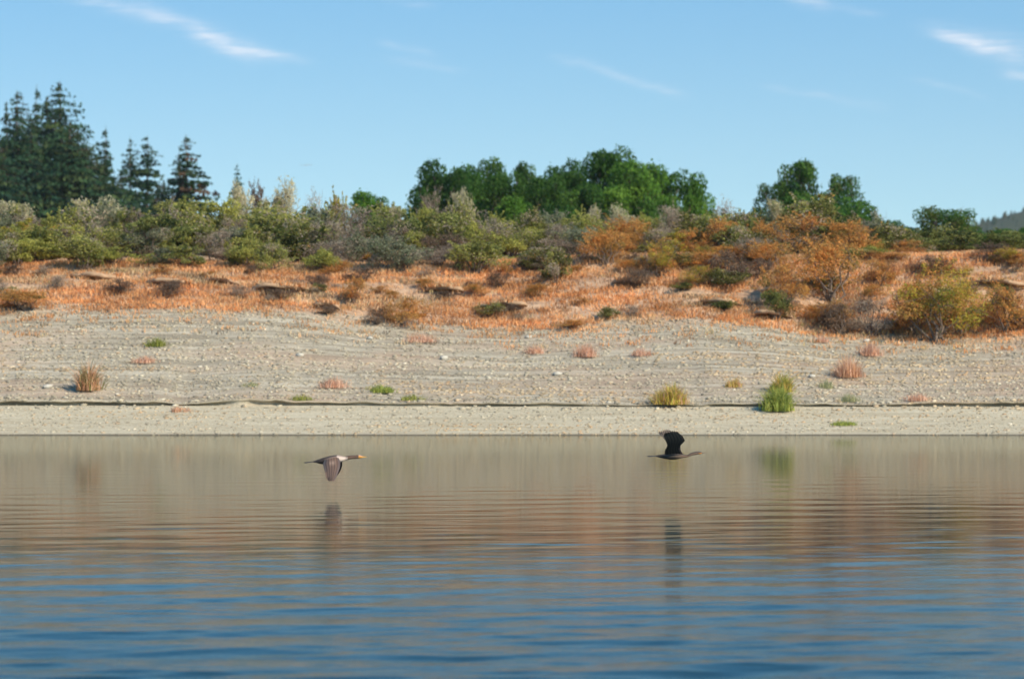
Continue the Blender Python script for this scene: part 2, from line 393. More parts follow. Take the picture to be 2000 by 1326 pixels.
# ------------------------------------------------------------------ dry grass
def blades(n_tufts, per, x, Y, z, hmin, hmax, width, cols, colidx, r, lean=0.35, spread=0.10):
    """each blade one bent strip of two triangles pairs; returns verts, faces, tint"""
    n = n_tufts * per
    bx = np.repeat(x, per) + r.normal(0, spread, n); by = np.repeat(Y, per) + r.normal(0, spread, n)
    bz = np.repeat(z, per)
    h = r.uniform(hmin, hmax, n) * np.repeat(r.uniform(0.6, 1.25, n_tufts), per)
    az = r.uniform(0, 2 * np.pi, n); ln = np.abs(r.normal(0, lean, n)) * h
    d = np.stack([np.cos(az), np.sin(az)], 1); pz = r.uniform(0, np.pi, n)
    w = np.stack([np.cos(pz), np.sin(pz)], 1) * width * 0.5
    b0 = np.stack([bx - w[:, 0], by - w[:, 1], bz - 0.02], 1); b1 = np.stack([bx + w[:, 0], by + w[:, 1], bz - 0.02], 1)
    mx, my = bx + d[:, 0] * ln * 0.35, by + d[:, 1] * ln * 0.35
    m0 = np.stack([mx - w[:, 0] * .9, my - w[:, 1] * .9, bz + h * 0.6], 1); m1 = np.stack([mx + w[:, 0] * .9, my + w[:, 1] * .9, bz + h * 0.6], 1)
    tp = np.stack([bx + d[:, 0] * ln, by + d[:, 1] * ln, bz + h], 1)
    V = np.stack([b0, b1, m1, m0, tp], 1).reshape(-1, 3)
    o = (np.arange(n) * 5)[:, None]
    F = np.concatenate([o + [[0, 1, 2]], o + [[0, 2, 3]], o + [[3, 2, 4]]], 0)
    c = np.repeat(cols[colidx], per, 0) * r.uniform(0.9, 1.1, (n, 1))
    return V, F, np.repeat(c, 5, 0)

DRY = np.array([(0.76, 0.41, 0.18), (0.78, 0.50, 0.28), (0.70, 0.32, 0.12), (0.66, 0.49, 0.28), (0.44, 0.24, 0.12), (0.54, 0.40, 0.18), (0.26, 0.19, 0.12), (0.28, 0.27, 0.10)])
def dry_grass():
    r = np.random.default_rng(31); n = 25000
    x = r.uniform(-20, 20, n); Y = r.uniform(100.6, 109.5, n)
    far = r.random(n) < 0.10; Y = np.where(far, r.uniform(109, 117, n), Y); x = np.where(far, r.uniform(8, 20, n), x)
    e = Y - YB + 0.6 * fbm(x * 0.5, Y * 1.2)
    keep = (e > -0.1) & (fbm(x * 0.4 + 3, Y * 1.8 + 8) > -0.16 - 0.25 * smooth(2, 4, e)) | ((e > -2.4) & (r.random(n) < 0.16 * np.clip(1 + e / 2.4, 0, 1) + 0.02))
    x, Y = x[keep], Y[keep]; n = len(x)
    z = zfun(x, Y)
    q = fbm(x * 0.35 + 40, Y * 0.9 + 3) + r.normal(0, 0.28, n)
    ci = np.digitize(q, [-0.55, -0.30, -0.12, 0.10, 0.33, 0.52, 0.62])
    order = np.array([4, 2, 0, 0, 1, 3, 5, 6]); ci = order[ci]
    right = smooth(3, 9, x) * (r.random(n) < 0.35)
    ci = np.where(right > 0.4, r.choice([2, 2, 5, 0], n), ci)
    tone = 1 + 0.32 * fbm(x * 0.45 + 70, Y * 1.6 + 20)
    V, F, c = blades(n, 13, x, Y, z, 0.03, 0.14, 0.022, DRY, ci, r, 0.85, 0.13)
    c = c * np.repeat(tone, 13 * 5)[:, None]
    o = obj('dry_grass', mesh_np('dry_grass', V, F, M_grass, c))
    tag(o, 'orange brown dry grass covering the slope below the bushes', 'dry grass', kind='stuff')
dry_grass()

# ------------------------------------------------------------------ plants: shared generators (unit size: width 1, height 1)
def lobes(r, n, flat=1.0, core=0.55, base=0.12):
    """centres and radii of a lumpy crown about one unit wide and high"""
    L = []
    for i in range(n):
        a = r.uniform(0, 2 * np.pi); q = r.random() ** 0.6 * 0.34; zc = r.uniform(base + 0.12, 0.80)
        q *= 1.0 - 0.55 * max(0, zc - 0.5) / 0.4
        rad = r.uniform(0.12, 0.21) * (1.0 if zc < 0.7 else 0.8)
        L.append((q * math.cos(a) * 1.15, q * math.sin(a), zc, rad * r.choice([0.6, 0.85, 1.05, 1.3])))
    return np.array(L)

def leaf_quads(P, nrm, size, aspect, r, tint, droop=0.0):
    n = len(P)
    rnd = r.normal(0, 1, (n, 3)); nn = nrm + 0.75 * rnd; nn /= np.linalg.norm(nn, axis=1)[:, None]
    up = r.normal(0, 1, (n, 3)); up[:, 2] += 0.4 - droop
    t1 = np.cross(nn, up); t1 /= (np.linalg.norm(t1, axis=1)[:, None] + 1e-9); t2 = np.cross(t1, nn)
    s = size * r.uniform(0.55, 1.35, (n, 1)); a = t1 * s * aspect * 0.5; b = t2 * s * 0.5
    V = np.stack([P - b, P + a, P + b, P - a], 1).reshape(-1, 3)
    F = np.arange(n * 4).reshape(-1, 4)
    return V, F, np.repeat(tint, 4, 0)

def tubes(paths, mat, name, col, seg=5):
    """paths: list of (points (k,3), r0, r1)"""
    V = []; F = []; off = 0
    for pts, r0, r1 in paths:
        pts = np.asarray(pts, float); k = len(pts)
        d = np.gradient(pts, axis=0); d /= (np.linalg.norm(d, axis=1)[:, None] + 1e-9)
        ref = np.array([0.31, 0.94, 0.12]); s1 = np.cross(d, ref); s1 /= (np.linalg.norm(s1, axis=1)[:, None] + 1e-9); s2 = np.cross(d, s1)
        rr = np.linspace(r0, r1, k)[:, None]
        for j in range(seg):
            a = 2 * np.pi * j / seg
            V.append(pts + (np.cos(a) * s1 + np.sin(a) * s2) * rr)
        for i in range(k - 1):
            for j in range(seg):
                j2 = (j + 1) % seg
                F.append((off + j * k + i, off + j2 * k + i, off + j2 * k + i + 1, off + j * k + i + 1))
        off += seg * k
    V = np.concatenate(V)
    c = np.tile(np.array(col), (len(V), 1)) * np.random.default_rng(len(V)).uniform(0.85, 1.15, (len(V), 1))
    return mesh_np(name, V, F, mat, c, True)

def bent(p0, p1, r, k=5, amt=0.06):
    p0, p1 = np.array(p0, float), np.array(p1, float); t = np.linspace(0, 1, k)[:, None]
    P = p0 + (p1 - p0) * t; P[1:-1] += r.normal(0, amt * np.linalg.norm(p1 - p0), (k - 2, 3))
    return P

def bush_proto(name, part, seed, cols, wts, n=5600, lsize=0.038, aspect=0.55, nl=18, bark=(0.16, 0.12, 0.09), loose=0.25, plume=False, stemn=9):
    """a shrub one unit wide and high; its foliage varies between the colours given"""
    r = np.random.default_rng(seed); L = lobes(r, nl)
    root = empty(name)
    cols = np.array(cols); paths = []
    for i in range(min(stemn, nl)):
        cx, cy, cz, rad = L[i]
        paths.append((bent((r.normal(0, .03), r.normal(0, .03), -0.03), (cx, cy, cz), r), 0.016, 0.005))
        for q in range(3):
            e = L[i, :3] + r.normal(0, 1, 3) * rad * 0.8
            paths.append((bent((cx, cy, cz - 0.05), e, r, 4), 0.006, 0.002))
    obj('stem', tubes(paths, M_bark, name + '_stem', bark, 4), root)
    if plume:
        k = r.integers(0, nl, n); d = r.normal(0, 1, (n, 3)); d /= np.linalg.norm(d, axis=1)[:, None]
        P = L[k, :3] + d * L[k, 3:4] * (r.random((n, 1)) ** 0.5) * (1 + loose)
        nr = d; sz = lsize; asp = 0.28
    else:
        k = r.integers(0, nl, n); d = r.normal(0, 1, (n, 3)); d /= np.linalg.norm(d, axis=1)[:, None]
        rad = L[k, 3:4] * (0.55 + 0.5 * r.random((n, 1)) ** 0.5) * (1 + loose * (r.random((n, 1)) ** 4))
        P = L[k, :3] + d * rad * np.array([1, 1, 0.85]); nr = d; sz = lsize; asp = aspect
    lobecol = r.choice(len(cols), nl, p=np.array(wts) / sum(wts))
    ci = np.where(r.random(n) < 0.72, lobecol[k], r.choice(len(cols), n, p=np.array(wts) / sum(wts)))
    c = cols[ci] * r.uniform(0.75, 1.25, (n, 1))
    P[:, 2] = np.maximum(P[:, 2], 0.01)
    # stray shoots reaching out of the crown
    ns = 26; sh = []
    for q in range(ns):
        b_ = L[r.integers(0, nl)]; dd = r.normal(0, 1, 3); dd[2] = abs(dd[2]) + 0.5; dd /= np.linalg.norm(dd)
        ln = r.uniform(0.08, 0.15 if plume else 0.26); tt = r.random((int(34 * n / 4200), 1)) ** 0.8
        sh.append(b_[:3] + dd * (b_[3] * 0.7 + ln * tt) + r.normal(0, 0.012, (len(tt), 3)))
    sh = np.concatenate(sh); sc_ = cols[r.choice(len(cols), len(sh), p=np.array(wts) / sum(wts))] * r.uniform(0.8, 1.3, (len(sh), 1))
    P = np.concatenate([P, sh]); nr = np.concatenate([nr, r.normal(0, 1, sh.shape)]); c = np.concatenate([c, sc_])
    V, F, T = leaf_quads(P, nr, sz, asp, r, c)
    obj('foliage', mesh_np(name + '_foliage', V, F, M_leaf, T), root)
    return root

G1, G2, G3 = (0.31, 0.30, 0.085), (0.20, 0.22, 0.060), (0.42, 0.40, 0.09)
TP, BR = (0.48, 0.38, 0.28), (0.22, 0.15, 0.10)
CR, CR2 = (0.56, 0.49, 0.30), (0.46, 0.42, 0.24)
OR, OR2, YE = (0.66, 0.29, 0.075), (0.52, 0.29, 0.08), (0.47, 0.38, 0.05)
KINDS = {
    'green':  ('green_bush', [G1, G2, G3, TP], [5, 4, 2, .8], dict()),
    'bright': ('green_bush', [G3, G1, (0.22, 0.24, 0.05)], [5, 3, 2], dict()),
    'olive':  ('olive_bush', [(0.115, 0.12, 0.03), G1, TP, OR2], [5, 3, 1.5, .6], dict()),
    'dark':   ('dark_bush', [G2, (0.045, 0.065, 0.02), G1], [5, 4, 2], dict()),
    'sage':   ('grey_green_bush', [(0.24, 0.25, 0.15), (0.19, 0.21, 0.11), TP], [5, 3, 1], dict()),
    'taupe':  ('leafless_bush', [TP, (0.33, 0.27, 0.20), BR, (0.22, 0.20, 0.10)], [5, 3, 2, 1.5], dict(n=3000, lsize=0.05, aspect=0.16, stemn=16, loose=0.4)),
    'brown':  ('dead_bush', [BR, (0.12, 0.085, 0.06), (0.26, 0.16, 0.09)], [5, 3, 2], dict(n=3000, lsize=0.05, aspect=0.25, stemn=16, loose=0.35)),
    'pale':   ('cream_flowered_bush', [CR, CR2, (0.5, 0.40, 0.28), G3], [6, 4, 2, 1], dict(plume=True, n=4200, lsize=0.05)),
    'wisp':   ('pale_wispy_bush', [(0.43, 0.395, 0.32), (0.40, 0.36, 0.30)], [1, 1], dict(plume=True, n=1100, lsize=0.05)),
    'orange': ('orange_dry_bush', [OR, OR2, (0.30, 0.13, 0.05), (0.52, 0.30, 0.10), (0.16, 0.16, 0.04)], [5, 4, 2, 2, 1.2], dict(aspect=0.35, n=6500, lsize=0.036)),
    'mixed':  ('yellow_orange_bush', [YE, OR2, (0.20, 0.22, 0.04), OR, (0.15, 0.11, 0.05)], [5, 4, 3, 3, 1.5], dict(aspect=0.4, n=9000, lsize=0.026, nl=26)),
    'yellow': ('yellow_green_bush', [YE, (0.27, 0.27, 0.05), OR2], [5, 4, 2], dict()),
}
protos = {}
def proto(kind, variant):
    key = (kind, variant)
    if key not in protos:
        nm, cols, wts, kw = KINDS[kind]
        protos[key] = [bush_proto(nm, 'foliage', 100 + sum(map(ord, kind)) * 7 + variant, cols, wts, **kw), False]
    return protos[key]
_count = {}
def bush(kind, px, base, top, width, label, Y=None, group=None, depth=0.8, cat='bush'):
    """a shrub standing where photo column px meets the bank at row base (or at distance Y)"""
    if Y is None: Y = locate(px, base)
    x = (px - 1000) / FPX * Y; z = zat(x, Y)
    h = max(zrow(top, Y) - z, 0.08) * 1.06; w = width / FPX * Y * 1.18
    _count[kind] = _count.get(kind, 0) + 1
    pr = proto(kind, _count[kind] % 4)
    if pr[1]: o = copy_tree(pr[0])
    else: o = pr[0]; pr[1] = True
    o.location = (x, Y, z - 0.02); o.rotation_euler = (0, 0, random.uniform(0, 6.28))
    o.scale = (w, w * (depth if w > 0.9 else 1), h)
    tag(o, label, cat, group)
    return o

# ---- conifers
def conifer_proto(name, seed, H=1.0, rad=0.17, levels=46, sparse=0.0, brown=0.0, low=0.12):
    r = np.random.default_rng(seed); root = empty(name)
    k = 12; t = np.linspace(0, 1, k)
    tr = np.stack([0.006 * np.sin(t * 5 + seed), 0.006 * np.cos(t * 4), t], 1)
    obj('trunk', tubes([(tr, 0.016, 0.001)], M_bark, name + '_trunk', (0.13, 0.09, 0.06), 7), root)
    P = []; NRM = []; TT = []; SZ = []; paths = []
    ph = r.uniform(0, 6.28, 3)
    for lv in range(levels):
        f = low + (1 - low) * (lv + r.uniform(-.8, .8)) / levels
        if f > 0.995: continue
        R_ = rad * (1 - f) ** 0.82 * r.uniform(0.7, 1.25) + 0.004
        nb = int(5 + 3 * (1 - f)) 
        for b in range(nb):
            if r.random() < sparse: continue
            a = 2 * np.pi * b / nb + r.uniform(-.6, .6)
            lump = 1 + 0.28 * math.sin(a * 1 + f * 11 + ph[0]) + 0.22 * math.sin(a * 2 - f * 23 + ph[1])
            if r.random() < 0.06: continue
            Lb = R_ * r.uniform(0.45, 1.25) * lump
            m = max(5, int(60 * Lb / rad * 1.3)); s = r.random(m) ** 0.7
            dr = -0.20 * s ** 1.3 * Lb + 0.10 * s ** 3 * Lb
            side = r.normal(0, 0.20, m) * Lb * (0.25 + 0.75 * np.sin(np.pi * np.clip(s, 0, 1)) )
            x = np.cos(a) * s * Lb - np.sin(a) * side; y = np.sin(a) * s * Lb + np.cos(a) * side
            z = f + dr - np.abs(side) * 0.25 + r.normal(0, 0.0042, m)
            P.append(np.stack([x, y, z], 1))
            nn = np.tile([0.8 * np.cos(a), 0.8 * np.sin(a), 0.45], (m, 1)); NRM.append(nn)
            base = np.array([(0.018, 0.052, 0.022), (0.030, 0.072, 0.026), (0.012, 0.038, 0.020), (0.050, 0.078, 0.024), (0.10, 0.060, 0.033)])
            pw = np.array([.33, .28, .2, .19, brown * .4 + 1e-6]); bc = r.choice(5, p=pw / pw.sum())
            SZ.append(np.full((m, 1), 0.0250 * (0.42 + 0.58 * min(1, (1 - f) * 3.2))))
            TT.append(np.tile(base[bc], (m, 1)) * r.uniform(0.75, 1.25, (m, 1)))
            if b % 2 == 0: paths.append((np.array([[0, 0, f], [np.cos(a) * Lb * .5, np.sin(a) * Lb * .5, f - .06 * Lb], [np.cos(a) * Lb * .9, np.sin(a) * Lb * .9, f - .15 * Lb]]), 0.0022, 0.0006))
    P = np.concatenate(P); NRM = np.concatenate(NRM); TT = np.concatenate(TT)
    V, F, T = leaf_quads(P, NRM, np.concatenate(SZ), 0.60, r, TT, droop=0.3)
    obj('branches', tubes(paths, M_bark, name + '_branches', (0.12, 0.085, 0.06), 3), root)
    obj('crown', mesh_np(name + '_crown', V, F, M_needle, T), root)
    return root

cprot = {}
def conifer(px, top, Y, ratio, label, style=0, gz=5.0, group='conifers beyond the bank'):
    """style 0 dense, 1 sparse and narrow, 2 browned, 3 small top seen over the bushes"""
    x = (px - 1000) / FPX * Y; H = zrow(top, Y) - gz
    key = (style, int(px) % (4 if style == 0 else 2))
    kw = [dict(rad=0.46, levels=84), dict(rad=0.24, levels=54, sparse=0.08), dict(rad=0.28, levels=52, sparse=0.0, brown=0.7), dict(rad=0.31, levels=58, sparse=0.03)][style]
    if key not in cprot: o = conifer_proto('conifer', 300 + style * 10 + key[1], **kw); cprot[key] = o
    else: o = copy_tree(cprot[key])
    o.location = (x, Y, gz); o.scale = (H * ratio, H * ratio, H); o.rotation_euler = (0, 0, random.uniform(0, 6.28))
    tag(o, label, 'conifer', group)

# ---- broadleaf trees
def oak_proto(name, seed, cols, wts, n=12000, nl=34, lsize=0.030, open_=0.0, flat=False):
    r = np.random.default_rng(seed); root = empty(name)
    L = []
    for i in range(nl):
        a = r.uniform(0, 2 * np.pi); q = r.random() ** 0.55 * 0.38
        zc = r.uniform(0.34, 0.88) if not flat else r.uniform(0.62, 0.86)
        q *= 1 - 0.6 * max(0, zc - 0.62) / 0.3 if not flat else 1
        L.append((q * math.cos(a), q * math.sin(a), zc, r.uniform(0.075, 0.145) * (0.8 if open_ else 1)))
    L = np.array(L)
    fork = np.array([r.normal(0, .02), r.normal(0, .02), 0.26])
    obj('trunk', tubes([(bent((0, 0, -0.02), fork, r, 5, 0.04), 0.034, 0.024)], M_bark, name + '_trunk', (0.12, 0.095, 0.075), 8), root)
    paths = []
    for cx, cy, cz, rad in L:
        P = bent(fork, (cx, cy, cz), r, 6, 0.05); paths.append((P, 0.013, 0.003))
        for q in range(3): paths.append((bent(P[4], np.array((cx, cy, cz)) + r.normal(0, .6, 3) * rad, r, 4), 0.004, 0.0012))
    obj('limbs', tubes(paths, M_bark, name + '_limbs', (0.11, 0.09, 0.07), 5), root)
    w = L[:, 3] ** 2; k = r.choice(nl, n, p=w / w.sum()); d = r.normal(0, 1, (n, 3)); d /= np.linalg.norm(d, axis=1)[:, None]
    rad = L[k, 3:4] * (0.5 + 0.55 * r.random((n, 1)) ** 0.45) * (1 + 0.28 * r.random((n, 1)) ** 6)
    P = L[k, :3] + d * rad * np.array([1.05, 1.05, 0.8])
    cols = np.array(cols); lc = r.choice(len(cols), nl, p=np.array(wts) / sum(wts))
    ci = np.where(r.random(n) < 0.65, lc[k], r.choice(len(cols), n, p=np.array(wts) / sum(wts)))
    V, F, T = leaf_quads(P, d, lsize, 0.65, r, cols[ci] * r.uniform(0.75, 1.25, (n, 1)))
    obj('crown', mesh_np(name + '_crown', V, F, M_leaf, T), root)
    return root
DKG = [(0.040, 0.105, 0.016), (0.060, 0.140, 0.020), (0.024, 0.070, 0.016), (0.09, 0.17, 0.025)]
oprot = {}
def oak(px, top, Y, width, label, style='dense', gz=5.0, group='broadleaf trees beyond the bank', cat='tree'):
    x = (px - 1000) / FPX * Y; H = (zrow(top, Y) - gz) * 1.03; w = width / FPX * Y * 1.58
    kw = {'dense': dict(cols=DKG, wts=[4, 4, 2, 2]), 'bright': dict(cols=[(0.085, 0.19, 0.020), (0.13, 0.24, 0.030), (0.05, 0.12, 0.018)], wts=[4, 3, 2]),
          'open': dict(cols=DKG + [(0.10, 0.11, 0.04)], wts=[3, 3, 2, 2, 2], n=6000, open_=1.0), 'flat': dict(cols=DKG + [(0.12, 0.14, 0.03)], wts=[3, 3, 2, 2, 3], n=5000, flat=True)}[style]
    key = (style, len([1 for q in oprot if q[0] == style]) if len([1 for q in oprot if q[0] == style]) < 3 else random.randint(0, 2))
    if key not in oprot: o = oak_proto('broadleaf_tree', 500 + 13 * len(oprot), **kw); oprot[key] = o
    else: o = copy_tree(oprot[key])
    o.location = (x, Y, gz); o.scale = (w, w * 0.9, H); o.rotation_euler = (0, 0, random.uniform(0, 6.28))
    tag(o, label, cat, group)

# ------------------------------------------------------------------ conifers
conifer(-70, 150, 300, .9, 'broad dark conifer cut off by the left edge behind its neighbours', 0)
conifer(12, 196, 325, .55, 'dark conifer with a short spire at the far left edge', 1)
conifer(-8, 262, 285, 1.15, 'broad bushy conifer low at the left edge in front of the spires', 0)
conifer(34, 176, 310, .85, 'tall conifer with a rounded top beside the left edge', 0)
conifer(73, 165, 345, .62, 'narrow see-through spire rising between the two tallest conifers', 1)
conifer(115, 158, 318, 1.0, 'tallest conifer, broad skirt and pointed top, in the left stand', 0)
conifer(92, 190, 330, .9, 'dark conifer close behind the left flank of the tallest one', 0)
conifer(150, 255, 300, 1.1, 'shorter broad conifer in front of the right flank of the tallest', 0)
conifer(205, 245, 335, .75, 'thin ragged spire just right of the tall conifer stand', 1)
conifer(60, 232, 305, 1.05, 'dense dark conifer low between the rounded top and the spire', 0)
conifer(138, 240, 300, 1.1, 'dense dark conifer low in front of the tallest one', 0)
conifer(168, 290, 308, 1.15, 'broad low conifer at the right foot of the tall stand', 0)
conifer(186, 300, 325, 1.0, 'low dark conifer under the thin ragged spire', 0)
conifer(255, 268, 330, .95, 'pale blue green spire, left one of a close pair', 3)
conifer(286, 264, 322, .95, 'dark pointed conifer, right one of a close pair', 3)
conifer(235, 345, 318, 1.1, 'small dark conifer filling the gap below the close pair', 0)
conifer(320, 352, 318, 1.1, 'small dark conifer between the close pair and the browned one', 0)
conifer(366, 262, 300, 1.1, 'solitary brown tinged conifer with flat broken top', 2)
conifer(352, 285, 302, .8, 'dark conifer close behind the brown tinged one', 3)
conifer(463, 318, 330, .60, 'small pointed conifer top poking above the bushes alone', 3)

# ------------------------------------------------------------------ broadleaf trees
oak(868, 311, 190, 112, 'rounded green tree at the left end of the grove')
oak(945, 303, 196, 92, 'dark green tree with knobbly top, second in the grove')
oak(1025, 309, 198, 84, 'dark tree with sky gaps in its top, third in the grove', 'open')
oak(985, 335, 188, 96, 'low dark tree filling the grove between second and third crowns')
oak(1105, 309, 194, 84, 'narrow dark green tree in the middle of the grove')
oak(1065, 340, 186, 90, 'low dark tree at the middle of the grove')
oak(1190, 287, 188, 118, 'tallest tree of the grove with domed crown')
oak(1250, 302, 196, 104, 'thin topped tree behind the tallest one of the grove', 'open')
oak(1225, 318, 180, 130, 'bright green broad tree in front of the tallest one', 'bright')
oak(1300, 308, 188, 112, 'green tree with brownish top near the right end of the grove', 'bright')
oak(1345, 332, 182, 90, 'bright spreading tree at the right end of the grove', 'bright')
oak(910, 330, 192, 90, 'green tree filling the dip beside the rounded left one')
oak(1128, 330, 190, 84, 'green tree filling the dip left of the tallest grove tree')
oak(1150, 355, 178, 100, 'low green tree under the tallest of the grove')
oak(1010, 376, 165, 90, 'small bright green tree in front of the grove', 'bright')
oak(731, 366, 150, 104, 'small round green tree standing alone left of the grove', 'bright')
oak(1562, 306, 175, 120, 'upright airy tree with dark upper crown, right of the grove', 'open')
oak(1645, 334, 176, 96, 'lower leaning crown beside the upright airy tree', 'open')
oak(1510, 350, 174, 70, 'small dark tree at the left foot of the airy tree', 'open')
oak(1600, 372, 172, 170, 'low wide green tree below the airy pair')
oak(1850, 400, 150, 90, 'flat topped little tree above the hedge line at right', 'flat')
oak(1735, 424, 152, 66, 'low flat crown at the left end of the dark hedge line', 'flat')
for i, (px, top, w, lb) in enumerate([(1790, 440, 90, 'low dark tree between the two flat topped ones'), (1880, 434, 80, 'low dark tree at the right foot of the flat topped little tree'), (1930, 446, 110, 'low dark tree below the left end of the far hill'),
        (1985, 440, 120, 'low dark tree below the far hill at the right edge'), (1835, 446, 100, 'low dark tree directly under the flat topped little tree'), (2060, 425, 120, 'dark tree cut off by the right edge of the view'), (-60, 395, 160, 'dark tree cut off by the left edge below the conifers'), (1690, 455, 80, 'low dark tree under the dip beside the leaning crown')]):
    oak(px, top, 150 + (i * 7) % 11, w, lb, 'dense', group='low trees along the far right bank top')

# ------------------------------------------------------------------ bushes along the top of the bank
B = bush
gt = 'bushes along the top of the bank'
for a in [
    ('pale', 22, 0, 393, 135, 'cream flowered bush at the left end of the bank top', 113),
    ('pale', 200, 0, 376, 120, 'rounded cream flowered bush in front of the tall conifers', 113.5),
    ('yellow', 60, 0, 428, 200, 'wide yellow green bush at the left end below the cream flowers', 111),
    ('taupe', 165, 0, 432, 170, 'bare taupe bush under the rounded cream flowered one', 109.8),
    ('bright', 60, 0, 462, 190, 'bright green low bush at the left end of the slope', 109),
    ('green', 340, 0, 384, 170, 'green bush below the brown tinged conifer', 114),
    ('bright', 430, 0, 380, 120, 'bright green bush right of the brown tinged conifer', 113),
    ('dark', 305, 0, 418, 150, 'dark olive bush under the close conifer pair', 110),
    ('pale', 470, 0, 362, 90, 'beige flowered bush beneath the small lone conifer top', 115),
    ('brown', 500, 0, 352, 60, 'ragged brown bush top just right of the small lone conifer', 117),
    ('pale', 548, 0, 350, 88, 'tall pinkish beige plume bush right of the lone conifer', 116),
    ('wisp', 612, 0, 366, 56, 'pale see-through plume against the sky left of the round tree', 115),
    ('green', 520, 0, 402, 170, 'green bush below the pinkish beige plume', 111),
    ('taupe', 440, 0, 442, 150, 'bare taupe bush in the left half of the belt', 109.3),
    ('dark', 590, 0, 428, 140, 'dark green bush below the see-through plume', 109.7),
    ('yellow', 655, 0, 384, 70, 'yellow green bush touching the small round tree', 113.5),
    ('sage', 692, 0, 450, 90, 'grey green bush below the small round tree', 109.2),
    ('taupe', 648, 0, 468, 110, 'low grey brown bare bush at the grass edge below the round tree', 108.6),
    ('pale', 772, 0, 403, 62, 'small cream bush right of the small round tree', 112.5),
    ('dark', 768, 0, 420, 140, 'dark green bush below the small cream one', 110.4),
    ('taupe', 842, 0, 368, 74, 'purplish bare bush before the left end of the grove', 115),
    ('pale', 905, 0, 358, 66, 'tall cone of cream plumes before the grove', 113),
    ('green', 862, 0, 408, 140, 'green bush at the foot of the cream plume cone', 111.4),
    ('brown', 868, 0, 452, 130, 'dark bare bush at the grass edge below the plume cone', 109),
    ('taupe', 962, 0, 424, 150, 'wide bare taupe bush right of the plume cone', 110),
    ('bright', 1062, 0, 425, 150, 'bright green bush before the middle of the grove', 112),
    ('taupe', 1085, 0, 462, 130, 'bare grey bush at the grass edge before the middle grove', 108.8),
    ('bright', 1150, 0, 424, 110, 'yellowish green bush below the tallest grove tree', 110.5),
    ('pale', 1160, 0, 404, 60, 'small cream bush, left of two below the tallest grove tree', 113),
    ('pale', 1216, 0, 399, 74, 'small cream bush, right of two below the tallest grove tree', 112.6),
    ('orange', 1225, 0, 428, 120, 'orange dry bush under the two small cream ones', 110.2),
    ('yellow', 1290, 0, 448, 120, 'bright yellow green bush under the right end of the grove', 109.4),
    ('olive', 1345, 0, 408, 120, 'olive bush before the right end of the grove', 113),
    ('wisp', 1414, 0, 376, 56, 'grey lilac wispy bush in the gap right of the grove', 116),
    ('olive', 1400, 0, 436, 140, 'olive and rust bush in the gap between grove and airy tree', 110.5),
    ('green', 1468, 0, 412, 110, 'dark green bush left of the airy tree', 112.5),
    ('pale', 1512, 0, 390, 74, 'cream bush at the left foot of the airy tree', 112),
    ('olive', 1475, 0, 455, 130, 'olive bush at the grass edge left of the airy tree', 109.2),
    ('olive', 1600, 0, 376, 170, 'large olive bush topped with rust before the airy tree', 112),
    ('orange', 1570, 0, 412, 170, 'large orange dry bush before the airy tree', 110.2),
    ('orange', 1650, 0, 430, 130, 'orange dry bush right of the large one', 109.3),
    ('bright', 1700, 0, 478, 90, 'low yellowish green bush at the right end of the orange ones', 108.4),
    ('wisp', 1712, 0, 404, 34, 'faint grey wispy stalks against the sky right of the airy tree', 118),
    ('olive', 1770, 0, 462, 130, 'low olive bush left of the orange grass rise', 112),
    ('olive', 1742, 0, 442, 120, 'olive green bush at the skyline between airy tree and hedge line', 116),
    ('dark', 1815, 0, 438, 140, 'dark green bush at the skyline left of the flat topped little tree', 117),
    ('dark', 1880, 0, 448, 150, 'dark green bush behind the orange grass rise', 114),
    ('dark', 1970, 0, 446, 140, 'dark green bush at the right edge behind the grass rise', 114),
]:
    kind, px, _, top, w, lab, Y = a
    B(kind, px, 0, top, w, lab, Y, gt)
LM = [(-40, 'the left frame edge'), (35, 'the rounded tall conifer'), (75, 'the narrow see-through spire'), (118, 'the tallest conifer'), (205, 'the thin ragged spire'), (268, 'the close conifer pair'),
      (320, 'the gap before the browned conifer'), (366, 'the browned conifer'), (415, 'the sky right of the browned conifer'), (463, 'the small lone conifer top'), (548, 'the pinkish beige plume'), (612, 'the see-through plume'),
      (670, 'the left side of the round tree'), (731, 'the small round tree'), (790, 'the sky gap left of the grove'), (868, 'the left end of the grove'), (915, 'the cone of cream plumes'), (965, 'the knobbly grove tree'), (1025, 'the grove tree with sky gaps'),
      (1085, 'the middle of the grove'), (1140, 'the dip in the grove roof'), (1190, 'the tallest grove tree'), (1250, 'the thin topped grove tree'), (1300, 'the brownish topped grove tree'), (1350, 'the right end of the grove'),
      (1414, 'the grey lilac wisp'), (1480, 'the gap left of the airy tree'), (1530, 'the left half of the airy tree'), (1585, 'the right half of the airy tree'), (1645, 'the leaning crown'), (1700, 'the dip beside the leaning crown'),
      (1760, 'the start of the dark hedge line'), (1850, 'the flat topped little tree'), (1920, 'the dark hedge line'), (1990, 'the far hill'), (2060, 'the right frame edge')]
def landmark(px): return min(LM, key=lambda a: abs(a[0] - px))[1]
FN = {'green': 'green bush', 'taupe': 'bare taupe bush', 'olive': 'olive bush', 'dark': 'dark green bush', 'orange': 'orange dry bush', 'bright': 'bright green bush', 'brown': 'dark dead scrub', 'mixed': 'yellow orange scrub', 'sage': 'grey green bush'}
rr = random.Random(5); used = set()
